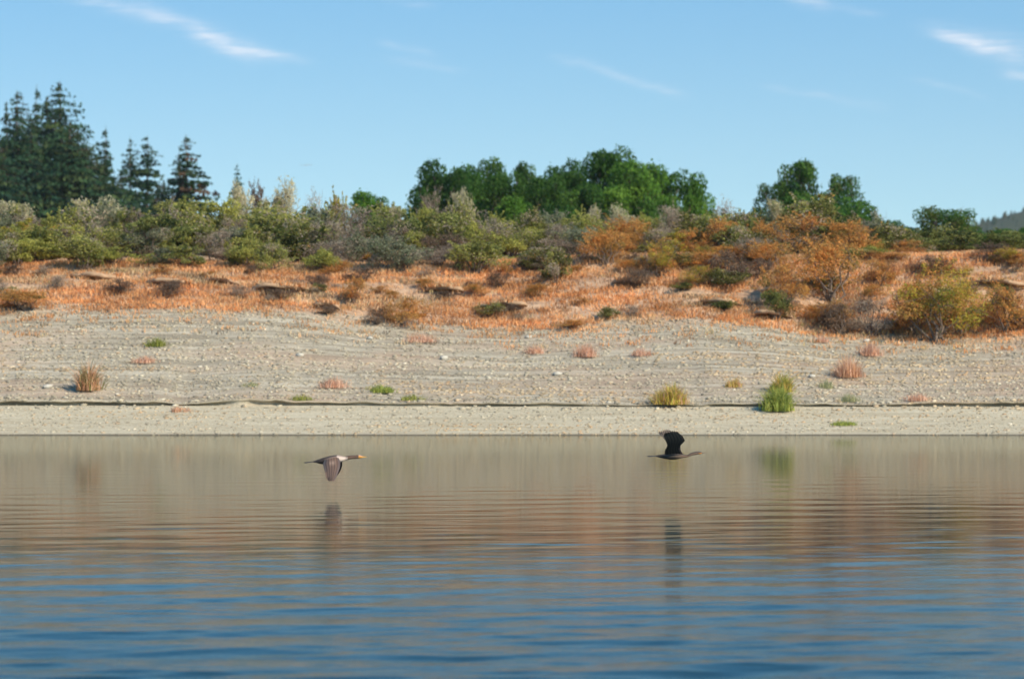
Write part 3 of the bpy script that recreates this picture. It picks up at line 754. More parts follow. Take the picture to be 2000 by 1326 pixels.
for row, (Y0, top0, step, wh) in enumerate([(107.4, 468, 44, 'low front'), (109.6, 438, 44, 'middle row'), (112.4, 408, 46, 'back row')]):
    for i, px in enumerate(range(-110, 1740, step)):
        kind = rr.choice(['green', 'taupe', 'olive', 'bright', 'taupe', 'sage', 'green', 'bright'])
        if px > 1130 and row < 2: kind = rr.choice(['orange', 'olive', 'orange', 'mixed', 'taupe', 'green'])
        if row == 0 and (rr.random() < 0.35 or 1240 < px < 1400): continue
        top = top0 + rr.uniform(-12, 16) + (16 if px > 1640 else 0)
        p = px + rr.uniform(-18, 18) + row * 15
        mk = lambda k: wh + ' ' + FN[k] + ' below ' + landmark(p)
        for k2 in [kind, 'green', 'taupe', 'olive', 'sage', 'bright', 'brown', 'dark', 'orange']:
            if mk(k2) not in used: kind = k2; break
        used.add(mk(kind))
        B(kind, p, 0, top, rr.uniform(75, 125), mk(kind), Y0 + rr.uniform(-.4, .6), 'bushes of the dense belt')

# ------------------------------------------------------------------ bushes on the grass slope
gs = 'bushes on the dry grass slope'
for a in [
    ('mixed', 1835, 668, 518, 190, 'biggest yellow green and orange bush standing on the right of the slope'),
    ('mixed', 1875, 655, 545, 120, 'yellowish bush leaning on the right flank of the biggest one'),
    ('orange', 1790, 655, 560, 110, 'orange bush leaning on the left flank of the biggest one'),
    ('brown', 1640, 656, 585, 110, 'brown leafless bush with dark foot at the gravel edge'),
    ('taupe', 1705, 658, 575, 90, 'pinkish grey twiggy bush beside the brown leafless one'),
    ('dark', 1512, 626, 566, 66, 'small dark green bush low on the slope'),
    ('orange', 1530, 600, 505, 110, 'rust coloured bush above the small dark one'),
    ('orange', 1620, 590, 470, 150, 'broad orange bush in the middle of the right slope'),
    ('brown', 1440, 556, 486, 120, 'brownish twiggy bush below the gap right of the grove'),
    ('orange', 1962, 652, 548, 120, 'rust orange bush at the right edge low on the slope'),
    ('dark', 1962, 606, 560, 66, 'small dark green bush above the rust one at the right edge'),
    ('green', 465, 522, 484, 66, 'small fresh green bush at the top of the grass, left half'),
    ('orange', 692, 592, 540, 70, 'rust brown bush in the grass below the round tree'),
    ('brown', 738, 634, 598, 56, 'dark low bush standing in for shade where grass meets gravel'),  # added dark bush in place of a shadow pocket
    ('orange', 785, 636, 580, 90, 'orange tuft like bush right of the dark one at the gravel'),
    ('olive', 1085, 556, 484, 76, 'narrow olive bush running down into the grass, middle'),
    ('brown', 975, 562, 528, 66, 'brown bush left of the narrow olive one'),
    ('brown', 1245, 562, 524, 80, 'brown bush below the bright yellow green one'),
    ('mixed', 1290, 540, 470, 96, 'yellow topped bush at the upper edge of the orange grass'),
    ('orange', 1180, 520, 450, 100, 'orange bush hanging over the upper grass, middle'),
    ('orange', 1720, 560, 500, 90, 'pale orange bush on the rise right of the olive belt'),
    ('brown', 235, 572, 542, 80, 'dark low scrub standing in for a shaded hollow, first from the left edge'),  # added scrub; its dark colours give the shade of the hollow
    ('brown', 325, 580, 550, 70, 'dark low scrub standing in for a shaded hollow, second from the left edge'),  # another scrub added dark in place of hollow shade
    ('brown', 548, 584, 562, 100, 'wide flat dark scrub standing in for shade under a grassy lip'),  # added scrub, its dark colour imitates the shade below the lip
    ('brown', 640, 614, 596, 56, 'dark low scrub standing in for shade just above the gravel tongue'),  # dark scrub added for the shadow pocket above the gravel
    ('brown', 862, 584, 566, 76, 'dark flat scrub standing in for hollow shade below the plume cone'),  # shade of a grass hollow given as an added dark scrub
    ('brown', 1000, 612, 594, 60, 'dark flat scrub standing in for hollow shade low in the middle'),  # added scrub, coloured dark like the shaded hollow here
    ('dark', 1340, 566, 550, 60, 'small dark green scrub below the olive belt'),
    ('dark', 1412, 608, 584, 60, 'flat dark green scrub standing in for hollow shade at lower right'),  # added scrub whose dark green serves as hollow shade
    ('orange', 45, 606, 566, 130, 'wide low orange brush at the left edge above the gravel'),
    ('orange', 1110, 640, 622, 80, 'flat rusty brush at the edge of the gravel, middle'),
]:
    B(a[0], a[1], a[2], a[3], a[4], a[5], None, gs)
rr = random.Random(9)
for i in range(70):
    px = rr.uniform(-60, 2060); lo = np.interp(px, BX, BY) - 8; hi = np.interp(px, TX, TY) + 12
    base = rr.uniform(hi, lo); kind = rr.choice(['orange', 'brown', 'orange', 'olive', 'taupe'] if px < 1300 else ['orange', 'mixed', 'orange', 'olive', 'brown'])
    h = rr.uniform(14, 30) * (1.5 if px > 1300 else 1)
    fr = (base - hi) / (lo - hi)
    mk = lambda k: ('larger ' if h > 28 else 'small ') + FN[k].replace('bush', 'scrub') + (' high' if fr < .33 else ' halfway' if fr < .66 else ' low') + ' on grass below ' + landmark(px)
    for k2 in [kind, 'orange', 'brown', 'olive', 'taupe', 'mixed']:
        if mk(k2) not in used: kind = k2; break
    used.add(mk(kind))
    B(kind, px, base, base - h, h * rr.uniform(1.6, 2.8), mk(kind), None, 'scattered scrub in the dry grass')

# ------------------------------------------------------------------ undercut lips of turf on the slope, dark beneath
def turf_lip(px0, px1, py, label, out=0.27, seed=1):
    r = np.random.default_rng(seed); Y = locate((px0 + px1) / 2, py); n = 26
    x0, x1 = (px0 - 1000) / FPX * Y, (px1 - 1000) / FPX * Y; cx = (x0 + x1) / 2; zc = zat(cx, Y)
    t = np.linspace(0, 1, n); x = x0 + (x1 - x0) * t; e = np.sin(np.pi * t) ** 0.5
    ww = 1 + 0.35 * vnoise(x * 2.2, seed * 3.1) + 0.2 * vnoise(x * 7, seed)
    prof = [(0.30, 0.00), (0.10, 0.035), (-0.5, 0.07), (-0.95, 0.03), (-1.0, -0.02), (-0.8, -0.05), (-0.2, -0.05), (0.30, -0.10)]   # y (x overhang), z
    V = []
    for i in range(n):
        for py_, pz_ in prof:
            yy = Y + py_ * out * e[i] * ww[i] + 0.10 * math.sin(t[i] * 5 + seed)
            zb = zat(x[i], Y + 0.1)
            V.append((x[i] - cx, yy - Y, zb - zc + 0.10 * e[i] + pz_ * (0.5 + 0.7 * e[i])))
    F = gridfaces(n, len(prof)); k = len(prof)
    extra = np.array([(i * k + k - 1, i * k, (i + 1) * k, (i + 1) * k + k - 1) for i in range(n - 1)])
    root = empty('turf_lip', (cx, Y, zc))
    obj('soil', mesh_np('turf_lip_soil', V, np.concatenate([F, extra]), M_bark, np.tile((0.34, 0.22, 0.13), (len(V), 1))), root)
    m = int(90 * (x1 - x0)); gx = r.uniform(x0 + .1, x1 - .1, m); gt = np.interp(gx, x, e)
    gy = -r.uniform(-0.1, 0.95, m) * out * gt; gz = np.array([zat(a, Y + 0.1) for a in gx]) - zc + 0.12 * gt + 0.02
    V, F, c = blades(m, 4, gx - cx, gy, gz, 0.04, 0.14, 0.022, DRY, r.choice([0, 1, 2, 3], m), r, 0.9, 0.05)
    obj('blades', mesh_np('turf_lip_blades', V, F, M_grass, c), root)
    tag(root, label, 'turf lip', 'undercut turf lips on the grass slope')
for i, a in enumerate([(120, 250, 546, 'long undercut turf lip above the first dark scrub from the left'), (285, 385, 558, 'undercut turf lip above the second dark scrub from the left'), (490, 606, 570, 'widest dark undercut lip, over the wide flat scrub'),
        (612, 664, 603, 'short undercut lip just above the gravel tongue'), (830, 905, 574, 'undercut lip over the dark flat scrub below the plume cone'), (955, 1030, 604, 'undercut lip low in the grass, middle of the slope'),
        (1195, 1275, 558, 'undercut lip below the bright yellow green bush'), (1365, 1455, 598, 'undercut lip above the flat dark green scrub at right'), (1470, 1550, 620, 'undercut lip beside the small dark green bush at right'),
        (-20, 70, 585, 'undercut lip at the left edge above the low orange brush'), (400, 470, 556, 'thin undercut lip between the second scrub and the widest lip'), (1880, 2010, 560, 'undercut lip at the right edge behind the biggest bush')]):
    turf_lip(*a, seed=i + 2)

# ------------------------------------------------------------------ plants on the gravel
def tuft(px, base, top, width, cols, label, n=160, cat='plant', name='grass_tuft', bladew=0.016, lean=0.5):
    """a clump of blades (leafy stems and leaves) on the gravel"""
    Y = locate(px, base); x = (px - 1000) / FPX * Y; z = zat(x, Y); h = max(zrow(top, Y) - z, 0.05); w = width / FPX * Y
    r = np.random.default_rng(int(px) + 5)
    root = empty(name, (x, Y, z), 0)
    half = n // 2; cols = np.array(cols)
    for part, cnt, seed in (('blades', n * 3, 1), ('seed_heads', n, 2)):
        if part == 'blades':
            cc_ = r.uniform(-0.3, 0.3, 6) * w
            V, F, c = blades(cnt, 1, cc_[r.integers(0, 6, cnt)] + r.normal(0, w * 0.10, cnt), r.normal(0, w * 0.16, cnt), np.zeros(cnt), h * 0.15, h * 1.05, bladew, cols, r.integers(0, len(cols), cnt), r, lean, 0.01)
            k = np.repeat(1 - 0.55 * np.clip(np.abs(V[::5, 0]) / (w * 0.5), 0, 1), 5); V[:, 2] *= k
            me = mesh_np(name + '_blades', V, F, M_grass, c)
        else:
            a = r.uniform(0, 2 * np.pi, cnt); q = r.random(cnt) ** 0.5 * w * 0.46
            P = np.stack([q * np.cos(a), q * np.sin(a) * 0.7, h * (1 - 0.55 * (q / (w * .5)) ** 2) * r.uniform(0.35, 1.0, cnt)], 1)
            V, F, c = leaf_quads(P, np.tile([0, -0.3, 1.0], (cnt, 1)), 0.035, 0.4, r, cols[r.integers(0, len(cols), cnt)] * r.uniform(.8, 1.2, (cnt, 1)))
            me = mesh_np(name + '_heads', V, F, M_leaf, c)
        obj(part if part == 'blades' else 'leaves', me, root)
    tag(root, label, cat, 'plants growing on the gravel')
O_ = [(0.66, 0.38, 0.20), (0.72, 0.46, 0.28), (0.56, 0.31, 0.16)]
S_ = [(0.70, 0.43, 0.29), (0.64, 0.36, 0.22), (0.74, 0.51, 0.36)]
G_ = [(0.31, 0.36, 0.08), (0.42, 0.43, 0.10), (0.24, 0.28, 0.06)]
Y_ = [(0.58, 0.47, 0.08), (0.52, 0.46, 0.09), (0.64, 0.42, 0.12)]
YG = [(0.28, 0.30, 0.06), (0.34, 0.33, 0.09)]
P_ = [(0.45, 0.42, 0.22), (0.38, 0.38, 0.20)]
tuft(172, 762, 704, 62, O_ + [(0.20, 0.20, 0.06)], 'upright orange brown weed on the gravel near the left edge', 260, bladew=.02)
tuft(306, 676, 657, 54, YG, 'flat yellow green weed high on the gravel at left', 120)
tuft(286, 708, 692, 62, S_, 'flat rusty weed below the yellow green one at left', 120)
tuft(658, 756, 733, 72, S_, 'flat rust coloured mat left of the bright green tuft', 160)
tuft(740, 766, 748, 62, G_, 'bright green grass tuft just above the cut lip', 200)
tuft(820, 668, 648, 76, S_, 'faint rusty patch high on the gravel, left of centre', 130)
tuft(1142, 696, 668, 66, S_, 'salmon coloured weed on the gravel, middle', 200)
tuft(1256, 694, 676, 50, S_, 'smaller faint salmon weed right of the middle one', 110)
tuft(1046, 690, 672, 56, S_, 'faint salmon weed left of the middle one', 90)
tuft(1314, 792, 748, 76, Y_ + [(0.55, 0.33, 0.2)], 'yellow orange bushy weed on the cut lip', 420, bladew=.022)
tuft(1437, 756, 736, 44, Y_ + O_, 'small yellow orange weed between the two taller green ones', 120)
tuft(1527, 765, 724, 48, Y_ + YG, 'yellow topped weed behind the bright green one', 220, bladew=.02)
tuft(1519, 802, 752, 66, G_, 'tall bright green weed rooted at the cut lip', 520, bladew=.024)
tuft(1657, 736, 690, 62, S_ + O_, 'salmon orange weed on the gravel at right', 260)
tuft(1703, 694, 666, 64, S_, 'pale salmon weed near the gravel top at right', 160)
tuft(1612, 758, 738, 44, P_, 'faint pale green weed below the salmon orange one', 70)
tuft(1655, 784, 766, 56, P_, 'faint pale green weed just above the lip at right', 80)
tuft(1650, 830, 820, 56, G_, 'flat green sprig on the beach by the water', 160, lean=.9)
tuft(352, 804, 790, 44, O_ + S_, 'small tan sprig on the beach below the gap in the lip', 90)
tuft(588, 781, 768, 50, YG, 'sparse yellow green sprigs along the lip, left of centre', 70)
tuft(488, 754, 744, 40, P_, 'sparse pale sprigs on the gravel left of centre', 50)
tuft(808, 781, 768, 60, YG, 'sparse yellow green sprigs along the lip below the green tuft', 70)
tuft(1790, 782, 764, 60, S_, 'sparse pinkish sprigs along the lip at right', 80)
tuft(1600, 668, 652, 50, S_, 'faint rusty sprigs under the brown leafless bush', 80)

# single pale rocks and a stick one can pick out
def rock(px, py, wpx, hpx, col, label, seed):
    Y = locate(px, py); x = (px - 1000) / FPX * Y
    v, f = rock_template(seed, 1.0)
    v = v * np.array([wpx * .62, wpx * 0.5, hpx * 1.5]) / FPX * Y * 0.5
    import bmesh
    me = mesh_np('pale_rock', v, f, M_stone, np.tile(col, (12, 1)))
    bm = bmesh.new(); bm.from_mesh(me); bmesh.ops.bevel(bm, geom=bm.edges[:], offset=0.008, segments=1, affect='EDGES'); bm.to_mesh(me); bm.free()
    o = obj('pale_rock', me, None, (x, Y, zat(x, Y) + hpx / FPX * Y * 0.3)); tag(o, label, 'rock', 'pale rocks on the bank')
rock(92, 758, 34, 8, (0.43, 0.395, 0.32), 'white rock just above the lip near the left edge', 61)
rock(1586, 737, 28, 7, (0.43, 0.395, 0.32), 'white rock beside the yellow topped weed', 62)
rock(585, 696, 26, 6, (0.43, 0.395, 0.32), 'pale flat rock on the gravel left of centre', 63)
rock(722, 663, 26, 6, (0.43, 0.395, 0.32), 'pale flat rock near the gravel top below the orange bush', 64)
rock(868, 702, 28, 9, (0.43, 0.395, 0.32), 'pale blocky rock in the middle of the gravel', 65)
rock(1032, 660, 26, 6, (0.43, 0.395, 0.32), 'pale flat rock near the gravel top, middle', 66)
rock(1088, 733, 36, 7, (0.43, 0.395, 0.32), 'long pale rock low on the gravel, right of centre', 67)
rock(1692, 668, 30, 6, (0.43, 0.395, 0.32), 'pale flat rock at the foot of the pinkish twiggy bush', 68)
Y = locate(1880, 538); p = PX(1880, 537, Y); hw = 17 / FPX * Y
stick = obj('pale_stick', tubes([(np.array([[-hw, .03, .0], [-hw * .3, 0, .012], [hw * .4, .01, .004], [hw, -.02, .01]]), 0.022, 0.016)], M_wood, 'pale_stick', (0.62, 0.55, 0.38), 7), None, (p.x, Y - 0.12, p.z + 0.06))
tag(stick, 'short pale stick lying in the orange grass at right', 'stick')

# ------------------------------------------------------------------ far wooded hill
def hill():
    nx, ny = 90, 50
    x = np.linspace(120, 900, nx); Y = np.linspace(1050, 1900, ny); X, YY = np.meshgrid(x, Y)
    top = zrow(np.interp(X / YY * FPX + 1000, [1860, 1930, 1970, 2010, 2100, 2400, 3500], [452, 430, 414, 404, 385, 300, 200]), 1500)
    z = 4 + (top - 4) * np.exp(-((YY - 1500) / 230) ** 2) + 3 * fbm(X * .02, YY * .02)
    z[0] = z[-1] = 2; z = np.where(X < 125, 2, z)
    c = np.tile((0.05, 0.06, 0.03), (nx * ny, 1))
    o = obj('hill', mesh_np('hill', np.stack([X, YY, z], 2).reshape(-1, 3), gridfaces(ny, nx), tinted('hill_scrub', 1, 0, .3, .02), c, True)); tag(o, kind='structure')
    r = np.random.default_rng(8); n = 2600; xx = r.uniform(130, 420, n); yy = r.uniform(1150, 1560, n)
    tt = zrow(np.interp(xx / yy * FPX + 1000, [1860, 1930, 1970, 2010, 2100, 2400, 3500], [452, 430, 414, 404, 385, 300, 200]), 1500)
    zz = 3 + (tt - 4) * np.exp(-((yy - 1500) / 230) ** 2) + 3 * fbm(xx * .02, yy * .02)
    V = []; F = []
    h = r.uniform(1.8, 3.8, n); w = h * r.uniform(.22, .4, n)
    for j in range(5):
        a = 2 * np.pi * j / 5
        V.append(np.stack([xx + w * np.cos(a) * r.uniform(.7, 1.2, n), yy + w * np.sin(a), zz + h * 0.1], 1))
    V.append(np.stack([xx, yy, zz + h], 1)); V = np.stack(V, 1)
    F = (np.array([(j, (j + 1) % 5, 5) for j in range(5)])[None] + (np.arange(n) * 6)[:, None, None]).reshape(-1, 3)
    cc = np.repeat(np.array([(0.030, 0.050, 0.022), (0.022, 0.040, 0.022), (0.05, 0.055, 0.03)])[r.integers(0, 3, n)], 6, 0)
    o = obj('hill_forest', mesh_np('hill_forest', V.reshape(-1, 3), F, M_needle, cc)); tag(o, 'dark conifer forest covering the far hill at the right edge', 'forest', kind='stuff')
hill()

# ------------------------------------------------------------------ thin air between here and the hill
hv = [(-4200, -3100, -5), (4200, -3100, -5), (4200, 2600, -5), (-4200, 2600, -5), (-4200, -3100, 140), (4200, -3100, 140), (4200, 2600, 140), (-4200, 2600, 140)]
hm = bpy.data.materials.new('haze'); hm.use_nodes = True; hm.node_tree.nodes.clear()
pv = N(hm.node_tree, 'ShaderNodeVolumePrincipled'); pv.inputs['Color'].default_value = (0.90, 0.95, 1, 1); pv.inputs['Density'].default_value = HAZE
ho = N(hm.node_tree, 'ShaderNodeOutputMaterial'); hm.node_tree.links.new(pv.outputs[0], ho.inputs[1])
hme = bpy.data.meshes.new('haze'); hme.from_pydata(hv, [], [(0, 3, 2, 1), (4, 5, 6, 7), (0, 1, 5, 4), (1, 2, 6, 5), (2, 3, 7, 6), (3, 0, 4, 7)]); hme.materials.append(hm)
tag(obj('haze', hme), 'thin pale air softening the far hill', 'haze', kind='stuff')

# ------------------------------------------------------------------ birds
BS = 1.0 / 9.47 / 138.0      # zoomed-photo pixels to metres at the birds' distance
def loft(name, prof, mat, colf, widthf, seg=16, parent=None):
    """one continuous surface through rings (x, top, bottom); colf(x, angle) gives the colour"""
    P = []; Cc = []
    prof = np.array(prof, float); xs_ = np.linspace(prof[0, 0], prof[-1, 0], 70)
    top = np.interp(xs_, prof[:, 0], prof[:, 1]); bot = np.interp(xs_, prof[:, 0], prof[:, 2])
    k = np.array([1, 2, 3, 2, 1.0]); k /= k.sum()
    for arr in (top, bot): arr[2:-2] = np.convolve(arr, k, 'valid')
    for x, tp, bt in zip(xs_, top, bot):
        hz, cz = (bt - tp) / 2, (bt + tp) / 2; w = hz * widthf(x)
        for j in range(seg):
            a = 2 * np.pi * j / seg
            P.append((x, w * np.cos(a), -(cz) + hz * np.sin(a))); Cc.append(colf(x, np.sin(a)))
    n = len(xs_); F = []
    for i in range(n - 1):
        for j in range(seg):
            j2 = (j + 1) % seg; F.append((i * seg + j, (i + 1) * seg + j, (i + 1) * seg + j2, i * seg + j2))
    for end, i in ((0, 0), (1, n - 1)):
        c = len(P); P.append((xs_[i] + (-3 if end == 0 else 3), 0, -(top[i] + bot[i]) / 2)); Cc.append(colf(xs_[i], 0))
        for j in range(seg):
            j2 = (j + 1) % seg; q = (i * seg + j, i * seg + j2, c, c); F.append(q if end == 0 else q[::-1])
    P = np.array(P); me = bpy.data.meshes.new(name)
    me.from_pydata([tuple(p) for p in P], [], [tuple(dict.fromkeys(f)) for f in F])
    at = me.color_attributes.new('tint', 'FLOAT_COLOR', 'POINT')
    for i, c in enumerate(Cc): at.data[i].color = (*c, 1)
    me.polygons.foreach_set('use_smooth', np.ones(len(me.polygons), bool)); me.materials.append(mat)
    return me

def wing_mesh(name, lead, trail, colf, side, scal=9, thick=3.0, ns=44, nc=37):
    """lead/trail: rows of (x, zoomrow, lateral px); a cambered wing with stepped feather tips along its trailing edge"""
    lead, trail = np.array(lead, float), np.array(trail, float)
    t0 = np.linspace(0, 1, len(lead)); t = np.linspace(0, 1, ns)
    Lc = np.stack([np.interp(t, t0, lead[:, i]) for i in range(3)], 1); Tc = np.stack([np.interp(t, t0, trail[:, i]) for i in range(3)], 1)
    for A in (Lc, Tc):
        for i in range(3): A[1:-1, i] = (A[:-2, i] + 2 * A[1:-1, i] + A[2:, i]) / 4
    top = []; bot = []; cc = []
    for i in range(ns):
        saw = (t[i] * scal * 1.6) % 1.0
        ext = 1.0 + (0.07 + 0.22 * max(0, t[i] - .55)) * saw - 0.035
        for j in range(nc):
            c = j / (nc - 1); p = Lc[i] + (Tc[i] - Lc[i]) * c * ext
            chord = np.linalg.norm(Tc[i] - Lc[i])
            cam_ = chord * 0.07 * math.sin(math.pi * min(1, c * 1.15) ** 0.7) * side
            ridge = 2.2 * math.sin(c * 37.7)
            th = thick * (1 - c) ** 0.5 * (1 - 0.6 * t[i]) + 0.5
            if t[i] > 0.66:      # separate primary feather tips
                sp_ = Lc[-1] + (Tc[-1] - Lc[-1]) * c - (Lc[int(ns * .66)] + (Tc[int(ns * .66)] - Lc[int(ns * .66)]) * c)
                fr_ = (c * 6.0) % 1.0; fing = (0.30 * (1 - abs(2 * fr_ - 1)) - 0.22 * abs(c - 0.35)) 
                p = p + sp_ * fing * ((t[i] - 0.66) / 0.34) ** 1.5
            q = np.array([p[0], p[2], -p[1]])
            nrm_ = np.array([0, 0.75, 0.66 * (1 if side > 0 else -1)])
            top.append(q + nrm_ * (cam_ + th + ridge * 0.5)); bot.append(q + nrm_ * (cam_ - th + ridge * 0.5)); cc.append(colf(t[i], c))
    V = np.array(top + bot); n = ns * nc; F = []
    g = gridfaces(ns, nc); F = [tuple(q) for q in g] + [tuple(q[::-1] + n) for q in g]
    for i in range(ns - 1):
        a, b = i * nc, (i + 1) * nc; F.append((a, a + n, b + n, b)); a, b = a + nc - 1, b + nc - 1; F.append((b, b + n, a + n, a))
    for j in range(nc - 1):
        F.append((j + 1, j + 1 + n, j + n, j)); a = (ns - 1) * nc + j; F.append((a, a + n, a + 1 + n, a + 1))
    return mesh_np(name, V, np.array(F), M_feather, np.array(cc + cc), True)

def shape_obj(name, pts, quads, col, mat, parent):
    me = mesh_np(name, np.array(pts, float), quads, mat, np.tile(col, (len(pts), 1)))
    return obj(name, me, parent)

def cormorant(cx, cy, ox, oy, prof, tail, bill, wings, colf, label, gular, eye, legs=True, Y=54.3, wingcol=None):
    """prof and outlines in zoomed-photo pixels (ox, oy = photo pixel of their origin); cx, cy = the body centre there"""
    p = PX(ox + cx / 9.47, oy + cy / 9.47, Y)
    root = empty('cormorant', p)
    def put(o):
        o.scale = (BS, BS, BS); o.location = (-cx * BS, 0, cy * BS); return o
    wf = lambda x: 0.95
    put(obj('body', loft('cormorant_body', prof, M_feather, colf, wf, parent=root), root))
    # tail: a stiff wedge of eight overlapping feathers
    (tx, tz), (rx, rz) = tail
    V = []; F = []; k = 0
    for i in range(8):
        f = (i - 3.5) / 3.5; tipx = tx + abs(f) * 34
        for zo in (-3, 7):
            V += [(rx, f * 16 - 6, -rz + zo + abs(f) * -2), (rx, f * 16 + 6, -rz + zo), (tipx, f * 62 + 11, -tz + zo * .5 - abs(f) * 16), (tipx - 8, f * 62, -tz + zo * .5 - abs(f) * 16), (tipx, f * 62 - 11, -tz + zo * .5 - abs(f) * 16)]
        F += [(k, k + 1, k + 2, k + 4), (k + 4, k + 2, k + 3, k + 3), (k + 9, k + 7, k + 6, k + 5), (k, k + 4, k + 9, k + 5), (k + 1, k + 6, k + 7, k + 2), (k + 4, k + 3, k + 8, k + 9), (k + 3, k + 2, k + 7, k + 8)]; k += 10
    me = bpy.data.meshes.new('cormorant_tail'); me.from_pydata(V, [], [tuple(dict.fromkeys(f)) for f in F]); at = me.color_attributes.new('tint', 'FLOAT_COLOR', 'POINT')
    for i in range(len(V)): at.data[i].color = (0.05, 0.045, 0.045, 1)
    me.materials.append(M_feather); put(obj('tail', me, root))
    # bill: upper mandible with hooked tip, lower mandible
    (b0x, b0z, bh), (b1x, b1z) = bill
    r = []
    for f, hh in ((0, 1), (.35, .62), (.7, .42), (.92, .40), (1.0, .18)):
        x = b0x + (b1x - b0x) * f; z = b0z + (b1z - b0z) * f + (2.5 if f == 1 else 0)
        r.append((x, z - bh * hh * .5, z + bh * hh * .12))
    bc = gular[1]
    put(obj('upper_bill', loft('cormorant_upper_bill', r, M_bill, lambda x, s: bc, lambda x: 0.9, 8), root))
    r2 = [(b0x + (b1x - b0x) * f, b0z + (b1z - b0z) * f + bh * .10 * 1, b0z + (b1z - b0z) * f + bh * hh * .5 + 1.5) for f, hh in ((0, 1), (.35, .6), (.7, .36), (.93, .2))]
    put(obj('lower_bill', loft('cormorant_lower_bill', r2, M_bill, lambda x, s: bc, lambda x: 1.0, 8), root))
    for s in (-1, 1):
        ex, ez, er = eye
        pts = []; seg = 8
        import bmesh
        bm = bmesh.new(); bmesh.ops.create_icosphere(bm, subdivisions=2, radius=er); me = bpy.data.meshes.new('cormorant_eye'); bm.to_mesh(me); bm.free()
        at = me.color_attributes.new('tint', 'FLOAT_COLOR', 'POINT')
        for i in range(len(me.vertices)): at.data[i].color = (0.02, 0.10, 0.09, 1)
        me.materials.append(M_bill); e = put(obj('eye', me, root)); e.location = ((ex - cx) * BS, s * 30 * BS, -(ez - cy) * BS)
        # webbed foot tucked back under the tail root
        fx = rx + 60
        V = [(fx, s * 20, -rz - 26), (fx - 70, s * 20 + 10, -rz - 20), (fx - 78, s * 20, -rz - 18), (fx - 70, s * 20 - 10, -rz - 20), (fx, s * 20, -rz - 32), (fx - 70, s * 20 + 10, -rz - 24), (fx - 70, s * 20 - 10, -rz - 24)]
        me = bpy.data.meshes.new('cormorant_foot'); me.from_pydata(V, [], [(0, 1, 2, 3), (4, 6, 2, 5), (0, 3, 6, 4), (0, 4, 5, 1), (1, 5, 2), (3, 2, 6)])
        at = me.color_attributes.new('tint', 'FLOAT_COLOR', 'POINT')
        for i in range(len(V)): at.data[i].color = (0.03, 0.03, 0.03, 1)
        me.materials.append(M_bill); put(obj('foot', me, root))
    for side, (lead, trail) in zip((-1, 1), wings):
        put(obj('wing', wing_mesh('cormorant_wing', lead, trail, wingcol, side), root))
    tag(root, label, 'cormorant', 'cormorants flying low over the water')
    return root

DB, MB_, LB, WH = (0.042, 0.030, 0.023), (0.13, 0.08, 0.055), (0.24, 0.17, 0.135), (0.66, 0.52, 0.42)
ORB = (0.75, 0.36, 0.05)
def lerp3(a, b, t): t = max(0, min(1, t)); return tuple(a[i] + (b[i] - a[i]) * t for i in range(3))
def col1(x, s):      # pale breasted bird: dark back and rump, pale breast and shoulders, brown neck, orange face
    if x > 1335: return lerp3((0.45, 0.18, 0.07), ORB, 1 - (s + 1) / 2) if s < 0.75 else (0.50, 0.35, 0.28)
    if x > 1130: return lerp3((0.25, 0.145, 0.095), (0.085, 0.05, 0.033), (s + 0.5))
    if x > 930: return lerp3(WH, LB, (s - 0.2) * 1.2) if x < 1090 else lerp3(WH, MB_, (s + .3))
    if x > 680: return lerp3(lerp3(DB, LB, (x - 680) / 210), DB, (s - 0.55) * 3)
    return DB
def wc1(t, c):
    if c < 0.12: return (0.10, 0.07, 0.06)
    base = lerp3((0.17, 0.10, 0.066), (0.13, 0.082, 0.058), t)
    if 0.10 < t < 0.36 and 0.3 < c < 0.62: base = lerp3(base, (0.30, 0.20, 0.14), 1 - abs(t - .23) / .13)
    k = 0.6 if int(c * 36) % 6 // 2 == 0 else 1.0
    if c > 0.62 and t < 0.55: base = lerp3(base, (0.05, 0.045, 0.045), (c - .62) * 4 * (1 - t))
    return tuple(b * k for b in base)
w1n = ([(960, 500, -40), (1000, 585, -150), (1000, 670, -270), (975, 760, -380), (945, 840, -470), (905, 912, -540)],
       [(700, 540, -45), (672, 620, -150), (700, 705, -265), (728, 790, -370), (752, 860, -455), (800, 916, -530)])
w1f = ([(975, 500, 40), (1020, 590, 150), (1014, 665, 260), (985, 740, 370), (950, 805, 450), (905, 860, 520)],
       [(730, 540, 45), (720, 620, 150), (740, 700, 260), (765, 770, 360), (785, 820, 440), (820, 862, 510)])
cormorant(850, 540, 560, 840,
    [(480, 574, 592), (540, 552, 600), (620, 528, 622), (700, 502, 634), (780, 480, 632), (860, 464, 622), (940, 457, 606), (1000, 468, 592), (1050, 484, 575), (1090, 484, 556), (1140, 470, 543), (1190, 462, 534), (1240, 464, 529), (1280, 459, 530), (1320, 456, 528), (1352, 460, 522), (1385, 474, 514), (1402, 483, 507)],
    ((318, 592), (540, 574)), ((1382, 495, 34), (1476, 492)), (w1n, w1f), col1,
    'pale breasted brown cormorant with wings pressed down, the rear bird of two', (None, (0.72, 0.38, 0.08)), (1322, 482, 7), wingcol=wc1)
def col2(x, s):
    if x > 1270: return lerp3((0.50, 0.16, 0.05), ORB, -s) if s < 0.35 else (0.06, 0.05, 0.045)
    nk = lerp3((0.28, 0.175, 0.115), (0.055, 0.04, 0.03), s * .8 + 0.45)
    bd = lerp3((0.034, 0.027, 0.021), (0.13, 0.095, 0.065), (0.35 - abs(s + .1)) * 2.2 * max(0, 1 - abs(x - 850) / 190))
    return lerp3(bd, nk, (x - 820) / 180)
